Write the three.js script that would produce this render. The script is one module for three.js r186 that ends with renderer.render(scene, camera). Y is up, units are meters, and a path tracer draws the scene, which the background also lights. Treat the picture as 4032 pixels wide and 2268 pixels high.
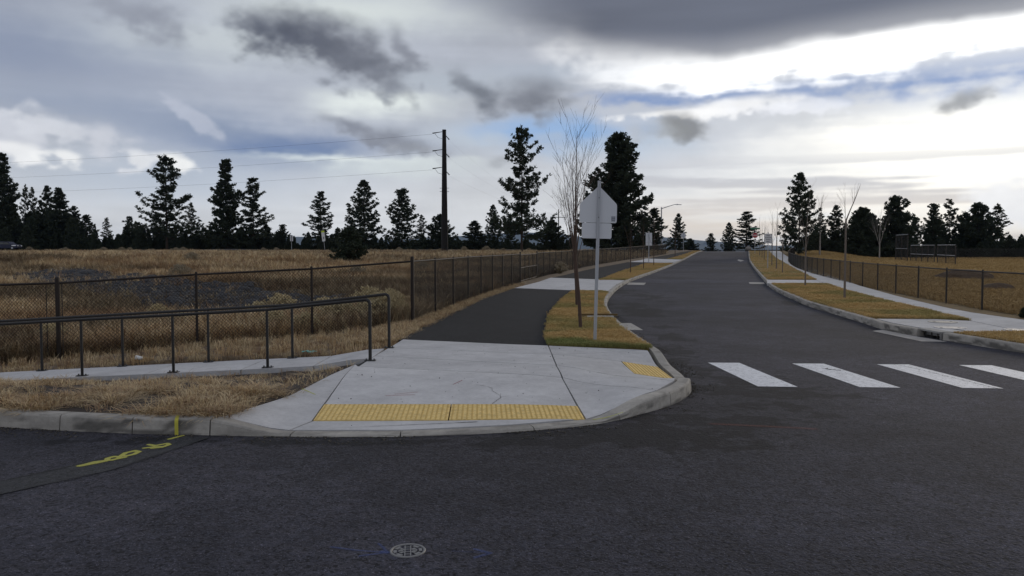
import * as THREE from 'three';
import { mergeGeometries } from 'three/addons/utils/BufferGeometryUtils.js';

// ------------------------------------------------------------------ camera, sky, sun, exposure
const scene = new THREE.Scene();
const camera = new THREE.PerspectiveCamera(40.84, 16 / 9, 0.1, 40000);
camera.position.set(0, 1.65, 0);
camera.rotation.x = -Math.atan(84.5 / 1946);
const renderer = new THREE.WebGLRenderer({ antialias: true });
renderer.toneMapping = THREE.LinearToneMapping;
renderer.toneMappingExposure = 1.2;
renderer.shadowMap.enabled = true;

const clamp = (x, a = 0, b = 1) => Math.min(b, Math.max(a, x));
const ss = (a, b, x) => { const t = clamp((x - a) / (b - a)); return t * t * (3 - 2 * t); };
const lerp = (a, b, t) => a + (b - a) * t;
const rng = (s) => () => { s = (s + 0x6d2b79f5) | 0; let t = Math.imul(s ^ (s >>> 15), 1 | s); t = (t + Math.imul(t ^ (t >>> 7), 61 | t)) ^ t; return ((t ^ (t >>> 14)) >>> 0) / 4294967296; };
const hash3 = (x, y, z) => { let h = Math.imul(x, 374761393) + Math.imul(y, 668265263) + Math.imul(z, 1440662683) | 0; h = Math.imul(h ^ (h >>> 13), 1274126177); return ((h ^ (h >>> 16)) >>> 0) / 4294967296; };
function noise3(x, y, z) {
  const xi = Math.floor(x), yi = Math.floor(y), zi = Math.floor(z); let u = x - xi, v = y - yi, w = z - zi;
  u = u * u * (3 - 2 * u); v = v * v * (3 - 2 * v); w = w * w * (3 - 2 * w);
  const a = lerp(lerp(hash3(xi, yi, zi), hash3(xi + 1, yi, zi), u), lerp(hash3(xi, yi + 1, zi), hash3(xi + 1, yi + 1, zi), u), v);
  const b = lerp(lerp(hash3(xi, yi, zi + 1), hash3(xi + 1, yi, zi + 1), u), lerp(hash3(xi, yi + 1, zi + 1), hash3(xi + 1, yi + 1, zi + 1), u), v);
  return a + (b - a) * w;
}
const fbm = (x, y, z, n = 4) => { let s = 0, a = 0.5, t = 0; for (let i = 0; i < n; i++) { s += a * noise3(x, y, z); t += a; a *= 0.5; x = x * 2.03 + 11.3; y = y * 2.03 + 4.7; z = z * 2.03 + 8.1; } return s / t; };
const fb2 = (x, y, n = 4) => fbm(x, y, 3.7, n);
const table = (t, x) => { if (x <= t[0][0]) return t[0][1]; for (let i = 1; i < t.length; i++) if (x <= t[i][0]) { const [a, b] = t[i - 1], [c, e] = t[i]; return b + (e - b) * (x - a) / (c - a); } return t[t.length - 1][1]; };

// sky: layered winter cloud, brightest towards the veiled sun ahead on the right
const lin = (c) => c.map((v) => { v /= 255; return v <= 0.04045 ? v / 12.92 : ((v + 0.055) / 1.055) ** 2.4; });
const SKY_W = 4096, SKY_H = 2048;
function skyTexture() {
  const data = new Float32Array(SKY_W * SKY_H * 4);
  const baseT = [[0, lin([222, 222, 222])], [4, lin([204, 206, 210])], [8, lin([176, 181, 192])], [17, lin([160, 165, 178])], [35, lin([154, 158, 170])], [90, lin([158, 162, 172])]];
  const soft = [ // az, el, rx, ry, colour, strength: broad veils
    [-31, 12.6, 10, 2.4, [126, 132, 160], 0.85], [-27, 9.4, 9, 1.2, [134, 141, 168], 0.7], [-16.5, 7.35, 7.5, 1.3, [92, 110, 154], 0.98], [-21, 8.6, 5, 0.8, [124, 133, 162], 0.7], [-24, 5.0, 10, 1.6, [160, 168, 190], 0.6],
    [-20, 14.3, 7, 1.5, [188, 190, 199], 0.8], [-11, 17, 8, 1.3, [203, 205, 209], 0.85], [-9.8, 10.7, 3.6, 0.8, [222, 224, 226], 0.85], [-6, 12.3, 5, 1.1, [165, 170, 186], 0.6],
    [-2, 8.6, 5, 0.9, [176, 184, 202], 0.6], [4.7, 8.9, 3.4, 1.0, [112, 148, 200], 0.95], [1.2, 9.2, 3, 0.7, [128, 158, 206], 0.8], [8, 7.6, 4, 0.6, [150, 172, 204], 0.55],
    [-12.5, 6.75, 5.5, 0.3, [226, 228, 230], 0.75], [-8, 6.3, 5, 0.7, [205, 208, 213], 0.7], [2, 13.0, 4, 0.8, [160, 166, 186], 0.6]].map((b) => [...b.slice(0, 4), lin([b[4][0] - 2, b[4][1] + 3, b[4][2] - 2]), b[5]]);
  const dark = [ // ragged low cloud: az, el, rx, ry, tilt, colour, strength
    [-16.8, 15.1, 2.2, 1.25, -0.1, [88, 92, 106], 0.95], [-14.0, 14.8, 3.3, 1.55, -0.2, [90, 93, 107], 0.96], [-11.3, 13.7, 2.6, 1.3, -0.45, [104, 107, 119], 0.92], [-9.2, 11.8, 1.6, 0.6, -0.6, [134, 138, 150], 0.75],
    [-7.7, 14.4, 0.75, 1.5, 0.55, [126, 129, 141], 0.8], [-3.6, 12.5, 0.9, 0.8, -0.8, [140, 144, 155], 0.6], [-2.5, 11.4, 1.8, 0.85, -0.5, [112, 116, 127], 0.9], [1.4, 11.2, 2.0, 1.15, -0.1, [116, 119, 130], 0.88],
    [-11.4, 9.1, 1.8, 0.55, -0.35, [128, 132, 146], 0.8], [-9.0, 8.4, 2.6, 0.6, -0.25, [128, 131, 143], 0.82], [-6.9, 7.6, 1.5, 0.35, -0.2, [150, 153, 162], 0.7], [-26.0, 15.7, 3.2, 0.8, -0.15, [138, 142, 156], 0.75], [-24.3, 14.6, 1.2, 0.8, -0.6, [138, 142, 156], 0.7],
    [12.2, 9.1, 1.6, 0.75, -0.3, [112, 112, 114], 0.9], [10.8, 8.9, 1.5, 0.6, 0, [160, 162, 166], 0.6], [29.8, 9.7, 1.1, 0.45, 0.2, [150, 151, 155], 0.85], [-0.7, 6.85, 0.9, 0.35, 0.1, [162, 165, 172], 0.7], [38, 18, 6, 1.6, 0.1, [120, 123, 134], 0.6], [-44, 11, 5, 1.4, 0, [118, 122, 138], 0.8], [58, 11, 6, 1.3, 0.1, [132, 134, 142], 0.7]].map((b) => [b[0], b[1], b[2] * 1.4, b[3] * 1.38, b[4], lin([b[5][0] - 6, b[5][1] - 5, b[5][2] - 7]), b[6]]);
  const pale = [[-32.5, 7.5, 2.6, 1.0, -0.25, [192, 195, 203], 0.85], [-30.4, 7.8, 2.2, 0.9, -0.4, [196, 199, 206], 0.85], [-27.6, 7.15, 2.3, 0.85, -0.3, [190, 193, 201], 0.85], [-32.2, 6.2, 1.3, 0.55, -0.2, [222, 223, 224], 0.9], [-30.0, 6.15, 1.2, 0.42, -0.1, [226, 227, 227], 0.9], [-25.6, 6.3, 1.5, 0.5, -0.2, [214, 216, 219], 0.85], [-23.7, 6.0, 1.25, 0.62, -0.2, [229, 230, 229], 0.95], [-21.9, 9.1, 1.7, 0.42, -0.6, [176, 181, 194], 0.6], [-48, 7, 6, 1.4, 0, [196, 199, 206], 0.8],
    [12, 10.0, 3.4, 0.24, 0.03, [250, 250, 250], 0.9], [16.5, 10.3, 3.2, 0.55, 0.05, [236, 237, 240], 0.85], [20, 9.9, 3.4, 0.5, 0.0, [225, 227, 233], 0.7], [32.6, 3.2, 1.7, 1.1, 0, [255, 255, 255], 0.95]].map((b) => [b[0], b[1], b[2] * 1.35, b[3] * 1.45, b[4], lin(b[5].map((v) => Math.min(238, v + 4))), b[6]]);
  const deckT = [[-9, 18.3], [-5.4, 16.6], [0.4, 14.9], [6, 13.8], [14.6, 13.2], [20, 13.75], [27, 14.2], [33, 14.25], [50, 15], [75, 18]];
  const bandT = [[1, 13.3], [4.7, 12.3], [9, 11.8], [13.2, 11.5], [18.6, 11.85], [22.4, 12.05], [27.2, 12.15], [30.5, 12.7], [33, 12.85], [50, 13], [75, 13]];
  const whiteT = [[8, 5.2], [14.6, 8.0], [20, 9.1], [27, 9.2], [33, 9.45], [50, 10], [80, 9]];
  const mix = (c, k, a) => { c[0] += (k[0] - c[0]) * a; c[1] += (k[1] - c[1]) * a; c[2] += (k[2] - c[2]) * a; };
  const deckC = lin([103, 108, 121]), deckE = lin([158, 160, 166]), blueC = lin([106, 134, 182]), W = [1.12, 1.085, 0.99], W2 = [1.5, 1.5, 1.47], cream = lin([240, 226, 206]), streakC = lin([184, 186, 192]);
  const blob = (b, az, el, rough) => { const dx = az - b[0], dy = el - b[1]; if (Math.abs(dx) > 11 || Math.abs(dy) > 5) return -1; const cs = Math.cos(b[4]), sn = Math.sin(b[4]), X = (dx * cs + dy * sn) / b[2], Y = (-dx * sn + dy * cs) / b[3]; return 1.02 - Math.sqrt(X * X + Y * Y) + rough; };
  const skyAt = (az, el, near) => {
    const oct = near ? 5 : 3, ar = az * Math.PI / 180, ca = Math.cos(ar) * 57, sa = Math.sin(ar) * 57;
    let k = 1; while (k < baseT.length - 1 && el > baseT[k][0]) k++;
    const t = clamp((el - baseT[k - 1][0]) / (baseT[k][0] - baseT[k - 1][0])), c = baseT[k - 1][1].map((v, q) => lerp(v, baseT[k][1][q], t));
    const flat = clamp(el / 14, 0.25, 1);
    const n1 = fbm(ca * 0.06, sa * 0.06, el * 0.26 / flat + 5, 3) - 0.5;                 // broad bands
    const n2 = fbm(ca * 0.3, sa * 0.3, el * 0.55 + 2, 3) - 0.5;                          // large billows
    const n4 = near ? fbm(ca * 0.9 + 31, sa * 0.9, el * 1.5 + 40, oct) - 0.5 : n2;      // ragged edges
    const n5 = near ? fbm(ca * 0.8 - 17, sa * 0.8 + 9, el * 1.3 - 20, 4) - 0.5 : -n2;
    const n3 = fbm(ca * 0.1, sa * 0.1, el * 2.0 + 9, near ? 5 : 3) - 0.5;                // streaks
    const m = 1 + n1 * 0.5 + n2 * 0.14 + n3 * 0.16 + n4 * 0.10; c[0] *= m * 0.99; c[1] *= m; c[2] *= m;
    const wa_ = az + n5 * 3.2 + n2 * 2.5, we_ = el + n4 * 1.5 + n2 * 0.6;
    for (const b of soft) { const dx = (az - b[0] + n2 * 5 + n5 * 2) / b[2], dy = (el - b[1] + n3 * 0.9 + n2 * 0.6 + n4 * 0.7) / b[3], q = dx * dx + dy * dy; if (q < 5) mix(c, b[4], b[5] * Math.exp(-q * 0.9)); }
    const gx = az - 37, g = Math.exp(-((gx / 15) ** 2 + ((el - 7.5) / 5.5) ** 2)), gw = Math.exp(-((gx / 40) ** 2 + ((el - 8) / 14) ** 2));   // glow of the veiled sun
    c[0] += 0.5 * g + 0.09 * gw; c[1] += 0.48 * g + 0.082 * gw; c[2] += 0.40 * g + 0.064 * gw;
    if (az > -2 && az < 110) {
      const we = table(whiteT, az) + n2 * 1.4 + n3 * 1.2 + n4 * 1.1, wa = ss(-1.0, 1.4, we - el) * ss(8, 25, az + n2 * 5 + n4 * 2) * ss(110, 70, az);   // thin bright veil
      mix(c, W, wa * clamp(0.8 + n3 * 1.3 + n4 * 0.4) * lerp(0.45, 1, ss(15, 32, az)));
      const st = ss(-0.05, 0.13, n3 + n1 * 0.25 + n4 * .12) * ss(0.5, 1.6, el) * ss(8.0, 5.0, el) * ss(0, 7, az) * ss(56, 36, az); mix(c, streakC, st * 0.85);
      mix(c, cream, ss(6.0, 1.0, el) * ss(2, 12, az) * ss(70, 40, az) * 0.75 * clamp(0.75 + n3 * 2));
      const bl = table([[3, 11.5], [9, 11.25], [13, 10.95], [21, 11.15], [27, 11.1], [34, 11.0], [60, 11.4]], az), bt = table([[3, 0.25], [9, 0.4], [14, 0.55], [22, 0.95], [34, 1.5], [60, 1.7]], az);   // gap of clear sky
      const bd = (el - bl + n2 * 0.8 + n3 * 0.7 + n4 * 1.0) / bt; mix(c, blueC, 0.8 * Math.exp(-bd * bd) * ss(3, 9, az) * clamp(0.82 + 0.6 * n2 + 1.1 * n4 + .9 * n3 - 0.12 * ss(27, 34, az)));
    }
    for (const b of pale) { const v = blob(b, wa_ * 0.35 + az * 0.65, we_ * 0.5 + el * 0.5, n4 * 1.5 + n2 * 0.8); if (v > -.1) mix(c, b[5].map((q) => q * (1 + n5 * 0.16)), b[6] * ss(-.1, 0.55, v)); }
    if (az > -14 && az < 110) {
      const de = table(deckT, az), be = table(bandT, az) + n2 * 1.4 + n3 * 2.2 + n4 * 1.6, wide = table([[-10, 3.6], [0, 3.0], [8, 2.2], [16, 1.2], [33, 0.8]], az);
      const band = ss(-0.55, 0.7, el - be) * ss(1.5, 7, az + n2 * 6 + n4 * 3) * ss(110, 60, az);
      mix(c, W2, band * lerp(0.36, 1, ss(6, 17, az)) * clamp(0.95 + n4 * 0.9 + n3 * 0.6) * ss(wide * 2.0, wide * 0.1, el - de));
      const da = ss(-wide * 0.5, wide * 0.8, el - de + n2 * 0.6 + n1 * 1.2 + n4 * 0.35) * ss(-10, 5, az + n1 * 8) * ss(110, 70, az) * ss(60, 25, el);
      mix(c, deckE.map((v, q) => lerp(v, deckC[q] * (1 + n1 * 0.6 + n3 * 0.14), ss(0, 2.4, el - de))), da);
    }
    for (const b of dark) { const v = blob(b, wa_ * .7 + az * .3, we_ * .7 + el * .3, n4 * 1.0); if (v > -.3) mix(c, b[5].map((q) => q * (1 + n5 * 0.35)), b[6] * ss(-.3, .95, v)); }
    return c;
  };
  for (let j = 0; j < SKY_H; j++) {
    const el = ((j + 0.5) / SKY_H - 0.5) * 180;
    for (let i = 0; i < SKY_W; i++) {
      const o = (j * SKY_W + i) * 4; let c;
      let az = ((i + 0.5) / SKY_W - 0.25) * 360; if (az > 180) az -= 360;
      const near = az > -46 && az < 46 && el < 21;
      if (el < -1.5) c = [0.16, 0.14, 0.12];
      else if (near) c = skyAt(az, el, true);
      else if (j % 4 === 0 && i % 4 === 0) c = skyAt(az, el, false);
      else { const q = ((j - (j % 4)) * SKY_W + i - (i % 4)) * 4; c = [data[q], data[q + 1], data[q + 2]]; if (c[0] === 0) c = skyAt(az, el, false); }
      data[o] = c[0]; data[o + 1] = c[1]; data[o + 2] = c[2]; data[o + 3] = 1;
    }
  }
  const t = new THREE.DataTexture(data, SKY_W, SKY_H, THREE.RGBAFormat, THREE.FloatType);
  t.mapping = THREE.EquirectangularReflectionMapping; t.magFilter = THREE.LinearFilter; t.needsUpdate = true; return t;
}
scene.background = skyTexture(); scene.environment = scene.background;

const SUN_AZ = 37 * Math.PI / 180, SUN_EL = 11 * Math.PI / 180;
const sun = new THREE.DirectionalLight(0xfff1dc, 0.6);
sun.position.set(Math.sin(SUN_AZ) * Math.cos(SUN_EL) * 150, Math.sin(SUN_EL) * 150, -Math.cos(SUN_AZ) * Math.cos(SUN_EL) * 150);
sun.castShadow = true; sun.shadow.radius = 28; sun.shadow.mapSize.set(2048, 2048);
Object.assign(sun.shadow.camera, { left: -130, right: 130, top: 60, bottom: -60, near: 1, far: 400 });
scene.add(sun, sun.target);

// ------------------------------------------------------------------ helpers
const names = {};
const numbered = (n) => { names[n] = (names[n] ?? -1) + 1; return names[n] ? `${n}_${String(names[n]).padStart(3, '0')}` : n; };
const tag = (o, label, category, group, kind) => { Object.assign(o.userData, { label, category }); if (group) o.userData.group = group; if (kind) o.userData.kind = kind; return o; };
function mesh(name, geo, material, parent) {
  const m = new THREE.Mesh(geo, material); m.castShadow = m.receiveShadow = true;
  m.name = parent ? name : numbered(name); (parent ?? scene).add(m); return m;
}
function group(name, x = 0, y = 0, z = 0, turn = 0) { const g = new THREE.Group(); g.name = numbered(name); g.position.set(x, y, z); g.rotation.y = turn; scene.add(g); return g; }
function copy(src, name) { const c = src.clone(); c.name = numbered(name ?? src.name.replace(/_\d{3}$/, '')); c.userData = { ...src.userData }; scene.add(c); return c; }
const col = (r, g, b) => new THREE.Color().setRGB(r, g, b);
const mat = (c, roughness = 0.9, o = {}) => new THREE.MeshStandardMaterial({ color: col(...c), roughness, ...o });

class Geo { // loose triangle collector
  constructor() { this.p = []; this.i = []; this.u = []; this.c = null; }
  v(x, y, z, u = 0, w = 0) { this.p.push(x, y, z); this.u.push(u, w); return this.p.length / 3 - 1; }
  tri(a, b, c) { this.i.push(a, b, c); }
  quad(a, b, c, d) { this.i.push(a, b, c, a, c, d); }
  tube(pts, rad, n = 5, cap = true) {
    let prev = null, N = pts.length;
    const up = new THREE.Vector3(), t = new THREE.Vector3(), a = new THREE.Vector3(), b = new THREE.Vector3();
    let len = 0;
    for (let k = 0; k < N; k++) {
      const P = pts[k], A = pts[Math.max(0, k - 1)], B = pts[Math.min(N - 1, k + 1)];
      t.set(B[0] - A[0], B[1] - A[1], B[2] - A[2]).normalize();
      if (k) len += Math.hypot(P[0] - A[0], P[1] - A[1], P[2] - A[2]);
      up.set(0, 1, 0); if (Math.abs(t.y) > 0.9) up.set(1, 0, 0);
      a.crossVectors(t, up).normalize(); b.crossVectors(a, t).normalize();
      const r = typeof rad === 'number' ? rad : rad[k], ring = [];
      for (let q = 0; q < n; q++) { const f = q / n * Math.PI * 2, cx = Math.cos(f) * r, cy = Math.sin(f) * r; ring.push(this.v(P[0] + a.x * cx + b.x * cy, P[1] + a.y * cx + b.y * cy, P[2] + a.z * cx + b.z * cy, q / n, len)); }
      if (prev) for (let q = 0; q < n; q++) { const e = (q + 1) % n; this.quad(prev[q], ring[q], ring[e], prev[e]); }
      if (cap && (k === 0 || k === N - 1)) { const cc = this.v(...P); for (let q = 0; q < n; q++) { const e = (q + 1) % n; k ? this.tri(ring[q], cc, ring[e]) : this.tri(ring[e], cc, ring[q]); } }
      prev = ring;
    }
    return this;
  }
  box(x, y, z, w, h, d) {
    const g = new THREE.BoxGeometry(w, h, d).translate(x, y, z), o = this.p.length / 3, P = g.attributes.position.array;
    for (let k = 0; k < P.length; k++) this.p.push(P[k]); for (const q of g.attributes.uv.array) this.u.push(q); for (const q of g.index.array) this.i.push(q + o); return this;
  }
  build(flat) {
    const g = new THREE.BufferGeometry();
    g.setAttribute('position', new THREE.Float32BufferAttribute(this.p, 3)); g.setAttribute('uv', new THREE.Float32BufferAttribute(this.u, 2));
    if (this.c) g.setAttribute('color', new THREE.Float32BufferAttribute(this.c, 3));
    g.setIndex(this.i); const r = flat ? g.toNonIndexed() : g; r.computeVertexNormals(); return r;
  }
}

// procedural textures
function tileNoise(seed, period) { const r = rng(seed), n = period * period, a = new Float32Array(n); for (let i = 0; i < n; i++) a[i] = r(); return (x, y) => { x *= period; y *= period; const xi = Math.floor(x), yi = Math.floor(y); let u = x - xi, v = y - yi; u = u * u * (3 - 2 * u); v = v * v * (3 - 2 * v); const p = (i, j) => a[((j % period) + period) % period * period + ((i % period) + period) % period]; return lerp(lerp(p(xi, yi), p(xi + 1, yi), u), lerp(p(xi, yi + 1), p(xi + 1, yi + 1), u), v); }; }
function dataTex(size, fn, srgb = true) {
  const d = new Uint8Array(size * size * 4); let o = 0;
  for (let j = 0; j < size; j++) for (let i = 0; i < size; i++) { const c = fn(i / size, j / size); d[o++] = clamp(c[0], 0, 255); d[o++] = clamp(c[1], 0, 255); d[o++] = clamp(c[2], 0, 255); d[o++] = 255; }
  const t = new THREE.DataTexture(d, size, size); t.wrapS = t.wrapT = THREE.RepeatWrapping; t.magFilter = THREE.LinearFilter; if (srgb) t.colorSpace = THREE.SRGBColorSpace; t.needsUpdate = true; return t;
}
const enc = (l) => 255 * (l <= 0.0031308 ? l * 12.92 : 1.055 * Math.max(l, 0) ** (1 / 2.4) - 0.055);
function asphaltMaps(seed, lum, size = 1024) { // one tile is 3 m
  const a = tileNoise(seed, 420), b = tileNoise(seed + 1, 190), c = tileNoise(seed + 2, 70), d = tileNoise(seed + 3, 12), w = tileNoise(seed + 4, 512), e = tileNoise(seed + 5, 5);
  const h = (x, y) => a(x, y) * 0.38 + b(x, y) * 0.4 + c(x, y) * 0.22;
  const map = dataTex(size, (x, y) => { const g = h(x, y), st = w(x, y), q = b(x + 0.31, y + 0.7); let l = lum * (0.1 + 1.8 * g) * (0.66 + 0.26 * c(x + .5, y + .2) + 0.3 * d(x, y) + 0.14 * e(x, y)); if (st > 0.9) l += lum * 3.2; if (q < 0.2) l *= 0.3; const k = c(x + 0.2, y) - 0.5; return [enc(l * (1 + 0.06 * k)), enc(l), enc(l * (1.03 - 0.08 * k))]; });
  const bump = dataTex(size, (x, y) => { const g = 255 * h(x, y); return [g, g, g]; }, false);
  return { map, bump };
}
const at1 = asphaltMaps(11, 0.039), at2 = asphaltMaps(41, 0.016);
const asphaltM = new THREE.MeshPhysicalMaterial({ map: at1.map, bumpMap: at1.bump, bumpScale: 0.006, roughness: 0.93, specularIntensity: 0.6, vertexColors: true });
const pathM = new THREE.MeshPhysicalMaterial({ map: at2.map, bumpMap: at2.bump, bumpScale: 0.005, roughness: 0.95, specularIntensity: 0.5, vertexColors: true });
function concreteMaps(seed, tint, speck, mottle) { // one tile is 2 m
  const a = tileNoise(seed, 256), b = tileNoise(seed + 1, 64), c = tileNoise(seed + 2, 16), d = tileNoise(seed + 3, 5), w = tileNoise(seed + 4, 128), br = tileNoise(seed + 5, 400);
  return { map: dataTex(1024, (x, y) => { let l = 0.86 + 0.10 * (a(x, y) - 0.5) + mottle * (0.13 * (b(x, y) - 0.5) + 0.16 * (c(x, y) - 0.5) + 0.16 * (d(x, y) - 0.5)) + 0.05 * (br(x * 0.02, y) - 0.5); if (w(x, y) < speck) l *= 0.72; return [enc(l * tint[0]), enc(l * tint[1]), enc(l * tint[2])]; }),
    bump: dataTex(512, (x, y) => { const g = 255 * (0.5 * a(x, y) + 0.3 * br(x * 0.02, y) + 0.2 * b(x, y)); return [g, g, g]; }, false) };
}
const cm = concreteMaps(71, [0.59, 0.58, 0.57], .018, .8), km = concreteMaps(91, [0.42, 0.395, 0.36], .04, 1.2);
const concreteM = new THREE.MeshStandardMaterial({ map: cm.map, bumpMap: cm.bump, bumpScale: 0.0015, roughness: 0.88, vertexColors: true });
const kerbM = new THREE.MeshStandardMaterial({ map: km.map, bumpMap: km.bump, bumpScale: 0.003, roughness: 0.9, vertexColors: true });
const jointM = mat([0.05, 0.047, 0.043], 1);

// ------------------------------------------------------------------ terrain (d is distance ahead, z = -d)
const TP = [[-60, 0], [20, 0], [30, .05], [39, .13], [60, .38], [87, .88], [108, 1.42], [130, 2.06], [142, 2.23], [152, 2.26], [175, 2.0], [220, 1.6], [400, 1.6], [3000, 1.6]];
const TD = TP.slice(1).map((p, i) => (p[1] - TP[i][1]) / (p[0] - TP[i][0])), TM = TP.map((p, i) => i === 0 ? TD[0] : i === TP.length - 1 ? TD[i - 1] : TD[i - 1] * TD[i] <= 0 ? 0 : 2 / (1 / TD[i - 1] + 1 / TD[i]));
function road(d) { if (d <= -60) return 0; if (d >= 3000) return 1.6; let i = 0; while (TP[i + 1][0] < d) i++; const h = TP[i + 1][0] - TP[i][0], t = (d - TP[i][0]) / h; return (2 * t ** 3 - 3 * t * t + 1) * TP[i][1] + (t ** 3 - 2 * t * t + t) * h * TM[i] + (-2 * t ** 3 + 3 * t * t) * TP[i + 1][1] + (t ** 3 - t * t) * h * TM[i + 1]; }
const fallLeft = (x, d) => { let s = Math.max(0, -x - 1.5); if (s > 7.5) s = 7.5 + (1 - Math.exp(-(s - 7.5) / 1.5)) * 1.5; return -.06 * s * ss(8.3, 11.5, d); };
const PLATEAU = [[34, -.2], [62, 1.15], [110, 1.68], [150, 2.1], [165, 2.4], [200, 2.35], [400, 2.3], [3000, 1.6]];
const fenceL = (d) => -2.3 + .130 * (d - 18) + .00176 * (d - 18) * (d - 38.9);
const fenceR = (d) => 12.74 + .202 * (d - 19.3) + .00134 * (d - 19.3) * (d - 35.7);
const lump = (x, d) => (fb2(x * 0.35 + 50, d * 0.35, 3) - 0.5) * 0.16 + (fb2(x * 1.3, d * 1.3 + 9, 2) - 0.5) * 0.05;
const swale = (x, d) => ss(5.6, 2.2, Math.abs(d - (19.2 - .97 * x)) + (fb2(x * .4, d * .4 + 70, 3) - .5) * 7) * ss(-34, -26, x) * ss(-4.2, -6.5, x);
function leftField(x, d) {
  const b = road(d) + fallLeft(x, d) * (1 - ss(22, 40, d)) + .1, dd = Math.min(d, 130), off = fenceL(dd) + (d - dd) * .35 - x, w = ss(0, 25, off) * ss(34, 60, d);
  return b + (table(PLATEAU, d) - b) * w + lump(x, d) * ss(-0.2, 1.2, off) * (1 + 3 * ss(30, 50, d));
}
function rightField(x, d) { const b = road(d) + .1, dd = Math.min(d, 130), off = x - fenceR(dd) - (d - dd) * .35; return b + (-.05 + .0095 * (Math.min(d, 130) - 19) - b) * ss(1, 14, off) + lump(x, d) * 0.6 * ss(0.2, 3, off); }
const pathLT = [[12, -2.05], [14.1, -2.0], [20, -1.55], [26, -0.99], [33.6, 0.15], [44, 2.23], [60.8, 6.28], [80.7, 12.27], [100, 18.6], [122, 26.6], [134, 31.2], [150, 36.5], [3000, 1000]];
const walkOutT = [[11, 12.1], [15, 11.75], [17.75, 11.74], [20.5, 11.95], [26.4, 13.38], [35, 15.74], [59.4, 23.24], [103.3, 36.65], [136, 46.8], [3000, 1000]];
const walkFarT = [[-14.5, 13.0], [-8.6, 12.9], [-7.8, 12.8], [-6.4, 12.74], [-5.0, 12.62], [-3.5, 12.48], [-2.0, 12.3]];
function ground(x, d) {
  const l = table(pathLT, d), r = table(walkOutT, d);
  if (x < l + 0.12) return d < 12 ? road(d) - 0.8 : leftField(x, d) - (x < -1.9 ? 0.35 * (1 - ss(0.02, 0.16, d - table(walkFarT, x))) : 0);
  if (x > r - 0.12) return d < 10.5 ? road(d) - 0.4 : rightField(x, d);
  return road(d) - 0.3;
}
const dirtT = (() => { const a = tileNoise(5, 300), b = tileNoise(6, 90), c = tileNoise(7, 20), d = tileNoise(8, 6); return dataTex(1024, (x, y) => { const l = (0.55 + 0.5 * a(x, y)) * (0.7 + 0.5 * b(x, y)) * (0.75 + 0.35 * c(x, y) + 0.15 * d(x, y)); return [enc(l * 0.8), enc(l * 0.8), enc(l * 0.8)]; }); })();
const earthM = new THREE.MeshStandardMaterial({ map: dirtT, roughness: 1, vertexColors: true });
{ // one sheet to the horizon; pavements lie on it
  const rows = [-3000, -300, -60, -20, 0, 6, 10.4, 10.6, 11.9, 12.05]; for (let d = 12.2; d < 13.3; d += 0.08) rows.push(d); for (let d = 13.3; d < 40; d += 0.3 + (d - 12) * 0.014) rows.push(d); for (let d = 40; d < 260; d += 1 + (d - 40) * 0.035) rows.push(d); rows.push(300, 400, 600, 1000, 1800, 3200, 6000, 14000);
  const side = [0]; for (let s = 0.3; s < 60; s += 0.3 + s * 0.035) side.push(s); for (let s = 62; s < 320; s *= 1.12) side.push(s); side.push(400, 700, 1500, 4000, 14000);
  const g = new Geo(); g.c = []; const cols = [...side.map((s) => -s).reverse(), 0.14, -0.14, ...side]; const half = side.length + 1;
  for (const d of rows) cols.forEach((s, q) => {
    const left = q < half, x = (left ? table(pathLT, d) : table(walkOutT, d)) + s; const lone = s === 0;
    const X = x, Y = ground(X, d); g.v(X, Y, -d, X / 3, d / 3);
    const n = fb2(X * 0.22, d * 0.22, 4), n2 = fb2(X * 0.9 + 7, d * 0.9, 3); let c;
    if (left) { const rock = swale(X, d); c = [lerp(0.34, 0.15, n2), lerp(0.245, 0.105, n2), lerp(0.145, 0.066, n2)]; c = c.map((v, k) => lerp(v, [0.05, 0.047, 0.046][k], rock * 0.85)); }
    else { c = [lerp(0.30, 0.20, n), lerp(0.195, 0.135, n), lerp(0.07, 0.05, n)].map((v) => v * (0.85 + 0.3 * n2)); }
    g.c.push(...c);
  });
  const nc = cols.length; for (let r = 0; r < rows.length - 1; r++) for (let q = 0; q < nc - 1; q++) g.quad(r * nc + q, r * nc + q + 1, (r + 1) * nc + q + 1, (r + 1) * nc + q);
  tag(mesh('ground', g.build(), earthM), 'brown open ground of dry grass fields reaching the horizon', 'ground', null, 'structure');
}
// the highway across the far end of the left field
{ const g = new Geo(); g.c = []; for (let x = -320; x <= 60; x += 10) for (const d of [157.5, 167]) { g.v(x, leftField(x, d) + 0.25, -d, x / 3, d / 3); g.c.push(1.4, 1.4, 1.4); } for (let k = 0; k < 38; k++) g.quad(k * 2, k * 2 + 2, k * 2 + 3, k * 2 + 1); tag(mesh('highway', g.build(), asphaltM), 'distant grey highway running behind the dry field', 'road', null, 'structure'); }

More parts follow.
